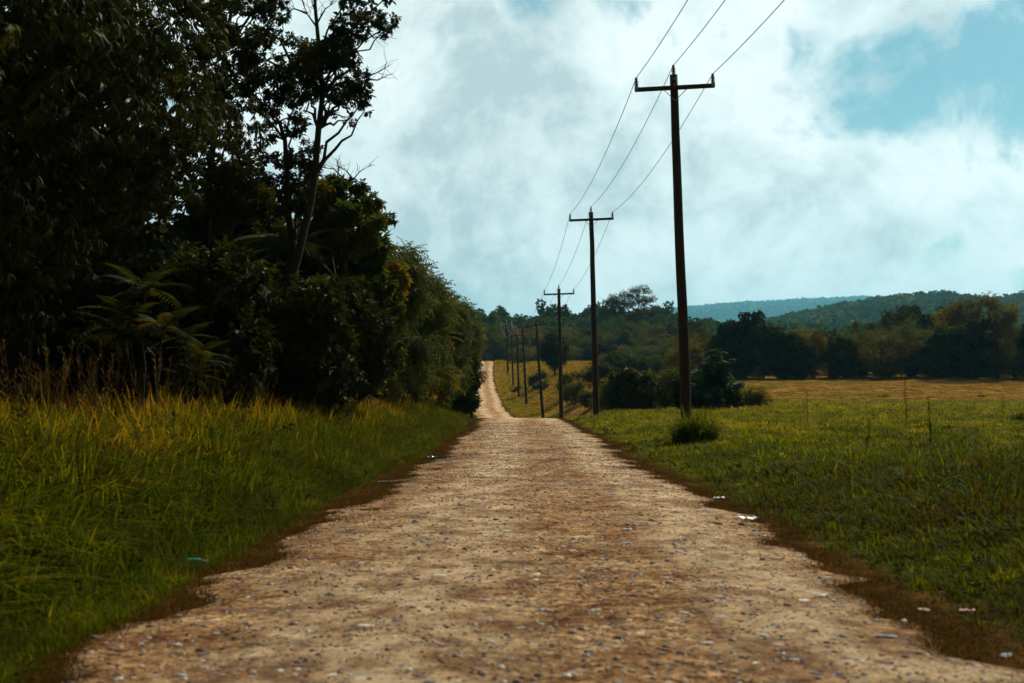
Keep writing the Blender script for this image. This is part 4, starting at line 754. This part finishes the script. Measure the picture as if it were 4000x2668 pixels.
# ------------------------------------------------------------------ small things on the road
def simple(name, cols, rough=.5):
    return surfmat(name, [(.3, cols[0]), (.7, cols[1])], 12, 4, rough, .1, spec=.4)
WH = simple('white_plastic', ((.6, .66, .66), (.8, .84, .82))); GB = simple('green_plastic', ((.01, .20, .14), (.03, .35, .24)), .25); RDm = simple('red_plastic', ((.3, .02, .02), (.4, .04, .03))); STK = simple('pale_stick', ((.35, .34, .28), (.55, .52, .42)), .8); BLU = simple('slate', ((.05, .08, .10), (.10, .14, .17)), .7)
def scrap(px, row, L_, mat, name, label, cat, seed, dz=.03, group=None, w=.5):
    rng = np.random.default_rng(seed); x, y = hit(px, row, 5, 90); m = MB(); n = 7; u = np.linspace(-.5, .5, n) * L_; v = np.linspace(-.5, .5, 4) * L_ * w; U, V_ = np.meshgrid(u, v, indexing='ij')
    Zz = rng.uniform(0, .3, U.shape) * L_ * .6; U = U + rng.normal(0, .05 * L_, U.shape); i, j = np.meshgrid(np.arange(n - 1), np.arange(3), indexing='ij'); top = np.stack([U, V_, Zz], -1).reshape(-1, 3); bot = top - np.array([0, 0, .006])
    Qq = np.stack([i * 4 + j, (i + 1) * 4 + j, (i + 1) * 4 + j + 1, i * 4 + j + 1], -1).reshape(-1, 4)
    m.add(top, Qq); m.add(bot, Qq[:, ::-1]); return tag(m.build(name, mat, loc=(x, y, float(road_z(x, y)) + dz)), label, cat, group)
scrap(1720, 1207, .22, WH, 'plastic_scrap', 'larger white plastic scrap on the right road edge', 'litter', 1, .06)
scrap(1651, 1163, .14, WH, 'plastic_scrap', 'small white scrap in the grass above the larger one', 'litter', 2, .10)
scrap(1735, 1234, .12, BLU, 'plastic_scrap', 'dull dark scrap just below the larger white scrap', 'litter', 3, .05)
scrap(2222, 1446, .10, RDm, 'plastic_scrap', 'red scrap in the dark grass at lower right', 'litter', 4, .08)
scrap(992, 1057, .2, GB, 'plastic_scrap', 'bright green scrap where the pale sticks lie at the left edge', 'litter', 5, .05)
x, y = hit(452, 1306, 5, 90); b = MB(); pr = .8 * np.array([(.012, 0), (.034, .006), (.036, .05), (.032, .07), (.036, .1), (.035, .16), (.014, .19), (.014, .215)]); b.tube(np.stack([pr[:, 1] - .1, 0 * pr[:, 1], .03 + 0 * pr[:, 1]], -1), pr[:, 0], 12)
root = empty('plastic_bottle', (x, y, tz(x, y) + .02), 'green plastic bottle lying on the left edge of the road', 'bottle'); b.build('bottle_body', GB, root, smooth=True); b = MB(); b.tube([(.071, 0, .03), (.088, 0, .03)], .014, 10); b.build('cap', WH, root)
for k_, (p0, p1, lab) in enumerate((((868, 1114), (992, 1105), 'long pale stick lying on the left road edge, nearest to the camera'), ((972, 1074), (1065, 1068), 'pale stick on the left road edge beyond the longest one'), ((1000, 1062), (1085, 1056), 'thin pale stick farthest up the left road edge'))):
    a, c = hit(*p0, 5, 90), hit(*p1, 5, 90); rng = np.random.default_rng(k_); A = np.array([*a, tz(*a) + .05]); B = np.array([*c, tz(*c) + .05]); pts = bend(A, B, rng, .03, 8); pts[:, 2] = terr(pts[:, 0], pts[:, 1]) + .04; m = MB(); m.tube(pts - A, np.linspace(.016, .008, 8), 6); tag(m.build('stick', STK, loc=tuple(A)), lab, 'stick')
sT = [stoneT(60 + k) for k in range(4)]
for k_, (px, row, L_, mt, lab) in enumerate(((2035, 1472, .07, BLU, 'flat slate blue stone on the right side of the road'), (1890, 1382, .07, STK, 'pale stone beside the right road edge'), (2120, 1416, .06, STK, 'thin pale stone touching the dry grass at lower right'), (1440, 1220, .06, WH, 'white stone on the road right of centre'), (1080, 1333, .05, BLU, 'bluish stone left of the road centre'), (700, 1145, .06, STK, 'pale stone half in the left grass'), (955, 1205, .055, BLU, 'flat grey stone on the left half of the road'), (2310, 1520, .07, BLU, 'dark blue stone at the lower right corner'))):
    x, y = hit(px, row, 5, 90); m = MB(); scatter(m, [sT[k_ % 4]], np.zeros((1, 3)), rotz(np.array([k_ * 1.])), np.array([[L_, L_ * .7, L_ * .3]]), np.array([.5]), R0); tag(m.build('stone', mt, loc=(x, y, float(road_z(x, y)) + .008), smooth=False), lab, 'stone')

# ------------------------------------------------------------------ air
hz = MB(); zmin = float(Z.min()) - 1.0
hz = MB(); top_ = float(Z.max()) + 60; hz.box((0, 6750, (top_ + zmin) / 2), (21000, 14200, top_ - zmin))
m, nt, out = newmat('haze_air'); pv = nt.nodes.new('ShaderNodeVolumePrincipled'); pv.inputs['Color'].default_value = (.24, .70, .95, 1); pv.inputs['Density'].default_value = .00007; pv.inputs['Anisotropy'].default_value = .45
nt.links.new(pv.outputs[0], out.inputs['Volume']); tag(hz.build('haze', m), 'thin blue haze over the far hills', 'haze', kind='stuff')

# ------------------------------------------------------------------ sky and sun
SUN_EL, SUN_AZ = math.radians(42), math.radians(34)     # azimuth clockwise from the road direction (+Y)
w = bpy.data.worlds.new('World'); scene.world = w; w.use_nodes = True; nt = w.node_tree; nt.nodes.clear(); L = nt.links
out = nt.nodes.new('ShaderNodeOutputWorld'); bg = nt.nodes.new('ShaderNodeBackground'); L.new(bg.outputs[0], out.inputs[0]); bg.inputs['Strength'].default_value = .1
sky = nt.nodes.new('ShaderNodeTexSky'); sky.sky_type = 'NISHITA'; sky.sun_disc = False; sky.sun_elevation = SUN_EL; sky.sun_rotation = SUN_AZ; sky.air_density = 1.2; sky.dust_density = .4; sky.ozone_density = 1.0
tc = nt.nodes.new('ShaderNodeTexCoord'); D = tc.outputs['Generated']
def M_(op, a, b=None, c=None, clamp=False):
    n = nt.nodes.new('ShaderNodeMath'); n.operation = op; n.use_clamp = clamp
    for k, q in enumerate((a, b, c)):
        if q is None: continue
        if isinstance(q, (int, float)): n.inputs[k].default_value = q
        else: L.new(q, n.inputs[k])
    return n.outputs[0]
def VM(op, a, b=None):
    n = nt.nodes.new('ShaderNodeVectorMath'); n.operation = op
    for k, q in enumerate((a, b)):
        if q is None: continue
        if isinstance(q, tuple): n.inputs[k].default_value = q
        else: L.new(q, n.inputs[k])
    return n
def noise(sc, det, ro, dist=0, off=(0, 0, 0), st=(1, 1, 1)):
    mp = nt.nodes.new('ShaderNodeMapping'); mp.inputs['Location'].default_value = off; mp.inputs['Scale'].default_value = st; L.new(D, mp.inputs[0]); n = nt.nodes.new('ShaderNodeTexNoise')
    n.inputs['Scale'].default_value = sc; n.inputs['Detail'].default_value = det; n.inputs['Roughness'].default_value = ro; n.inputs['Distortion'].default_value = dist; L.new(mp.outputs[0], n.inputs['Vector']); return n.outputs['Fac']
def sdir(px, row): v = Vector(((px - CX) / F, 1, (HZ - row) / F)).normalized(); return tuple(v)
holes = None
for px, row, rad, wt in ((2150, 150, 190, 1.0), (2010, 190, 150, .7), (2290, 200, 150, .9), (2330, 60, 120, .6), (2050, 250, 80, .8), (1900, 120, 110, .35), (1830, 210, 70, .2), (1230, -20, 110, .8), (1420, -30, 90, .5), (2300, 645, 110, .2), (2150, 650, 80, .2), (1250, 500, 260, .16), (1130, 330, 170, .18), (1900, 650, 90, .18), (2140, 560, 90, .22), (760, 420, 200, .25), (1640, 100, 60, .15)):
    dd = VM('DISTANCE', D, sdir(px, row)).outputs['Value']; mr = nt.nodes.new('ShaderNodeMapRange'); mr.interpolation_type = 'SMOOTHSTEP'; L.new(dd, mr.inputs[0]); mr.inputs[1].default_value = rad * 1.35 / F; mr.inputs[2].default_value = rad * .35 / F; mr.inputs[3].default_value = 0; mr.inputs[4].default_value = wt
    holes = mr.outputs[0] if holes is None else M_('MAXIMUM', holes, mr.outputs[0])
n1 = noise(9, 9, .58, .35, (3.1, 0, 1.2)); n2 = noise(3.2, 5, .5, .2, (1, 4, 2), (1, 1, 1.6)); n3 = noise(26, 6, .6, .4, (0, 2, 0))
hv = M_('ADD', holes, M_('MULTIPLY', M_('SUBTRACT', n1, .5), 3.2)); hv = M_('ADD', hv, M_('MULTIPLY', M_('SUBTRACT', n3, .5), .9))
hole = nt.nodes.new('ShaderNodeMapRange'); hole.interpolation_type = 'SMOOTHSTEP'; L.new(hv, hole.inputs[0]); hole.inputs[1].default_value = .32; hole.inputs[2].default_value = .98; hole.inputs[4].default_value = .88
shade = M_('ADD', M_('MULTIPLY', n2, .6), M_('ADD', M_('MULTIPLY', n1, .78), M_('SUBTRACT', M_('MULTIPLY', n3, .26), .295)))
for px, row, rad, wt in ((1850, 420, 520, .05), (1450, 130, 300, .04), (2250, 380, 250, .03), (1120, 420, 300, -.055), (1000, 120, 250, .03), (1300, 620, 350, -.03), (2150, 570, 170, -.09), (2000, 640, 200, -.04), (1620, 640, 350, -.05), (1050, 220, 200, -.03), (1400, 330, 180, -.02), (1500, 450, 200, .02)):
    dd = VM('DISTANCE', D, sdir(px, row)).outputs['Value']; mr = nt.nodes.new('ShaderNodeMapRange'); mr.interpolation_type = 'SMOOTHSTEP'; L.new(dd, mr.inputs[0]); mr.inputs[1].default_value = rad / F; mr.inputs[2].default_value = 0; mr.inputs[3].default_value = 0; mr.inputs[4].default_value = wt
    shade = M_('ADD', shade, mr.outputs[0])
cl = ramp(nt, [(.42, (5.3, 6.6, 6.7)), (.49, (7.1, 8.3, 8.2)), (.55, (8.3, 9.6, 9.4)), (.63, (9.8, 10.6, 10.4))], shade)
tint = N(nt, 'ShaderNodeMix', data_type='RGBA', blend_type='MULTIPLY'); tint.inputs['Factor'].default_value = 1; L.new(sky.outputs[0], tint.inputs['A']); tint.inputs['B'].default_value = (.32, .64, .63, 1)
mx = N(nt, 'ShaderNodeMix', data_type='RGBA'); L.new(hole.outputs[0], mx.inputs['Factor']); L.new(cl.outputs[0], mx.inputs['A']); L.new(tint.outputs['Result'], mx.inputs['B'])
# the cloud deck is brightest towards the sun, ahead, and dull overhead and behind
sx = nt.nodes.new('ShaderNodeSeparateXYZ'); L.new(D, sx.inputs[0]); mr = nt.nodes.new('ShaderNodeMapRange'); mr.interpolation_type = 'SMOOTHSTEP'; L.new(sx.outputs['Y'], mr.inputs[0]); mr.inputs[1].default_value = .0; mr.inputs[2].default_value = .85; mr.inputs[3].default_value = .17; mr.inputs[4].default_value = 1.0
sc_ = VM('SCALE', mx.outputs['Result']); L.new(mr.outputs[0], sc_.inputs['Scale']); L.new(sc_.outputs[0], bg.inputs[0])
sl = bpy.data.lights.new('sun', 'SUN'); sl.energy = 4.5; sl.angle = math.radians(3.5); sl.color = (1, .90, .74)
so = bpy.data.objects.new('sun', sl); COL.objects.link(so); v = Vector((math.sin(SUN_AZ) * math.cos(SUN_EL), math.cos(SUN_AZ) * math.cos(SUN_EL), math.sin(SUN_EL))); so.rotation_euler = v.to_track_quat('Z', 'Y').to_euler(); so.location = (0, 0, 30)

# ------------------------------------------------------------------ camera
cam = bpy.data.cameras.new('camera'); co = bpy.data.objects.new('camera', cam); COL.objects.link(co); co.location = (0, 0, EYE); co.rotation_euler = (math.pi / 2, 0, 0)
cam.sensor_width = 36; cam.lens = F / 2351 * 36; cam.shift_y = (HZ - 784) / 2351; cam.clip_end = 30000; cam.clip_start = .1
cam.dof.use_dof = True; cam.dof.focus_distance = 60; cam.dof.aperture_fstop = 2.4
scene.camera = co
scene.view_settings.view_transform = 'Standard'; scene.view_settings.look = 'None'; scene.view_settings.exposure = 0; scene.view_settings.gamma = 1
scene.render.engine = 'CYCLES'; cy = scene.cycles; cy.max_bounces = 5; cy.diffuse_bounces = 3; cy.glossy_bounces = 2; cy.transmission_bounces = 3; cy.volume_bounces = 1; cy.use_denoising = True; cy.denoising_prefilter = 'ACCURATE'
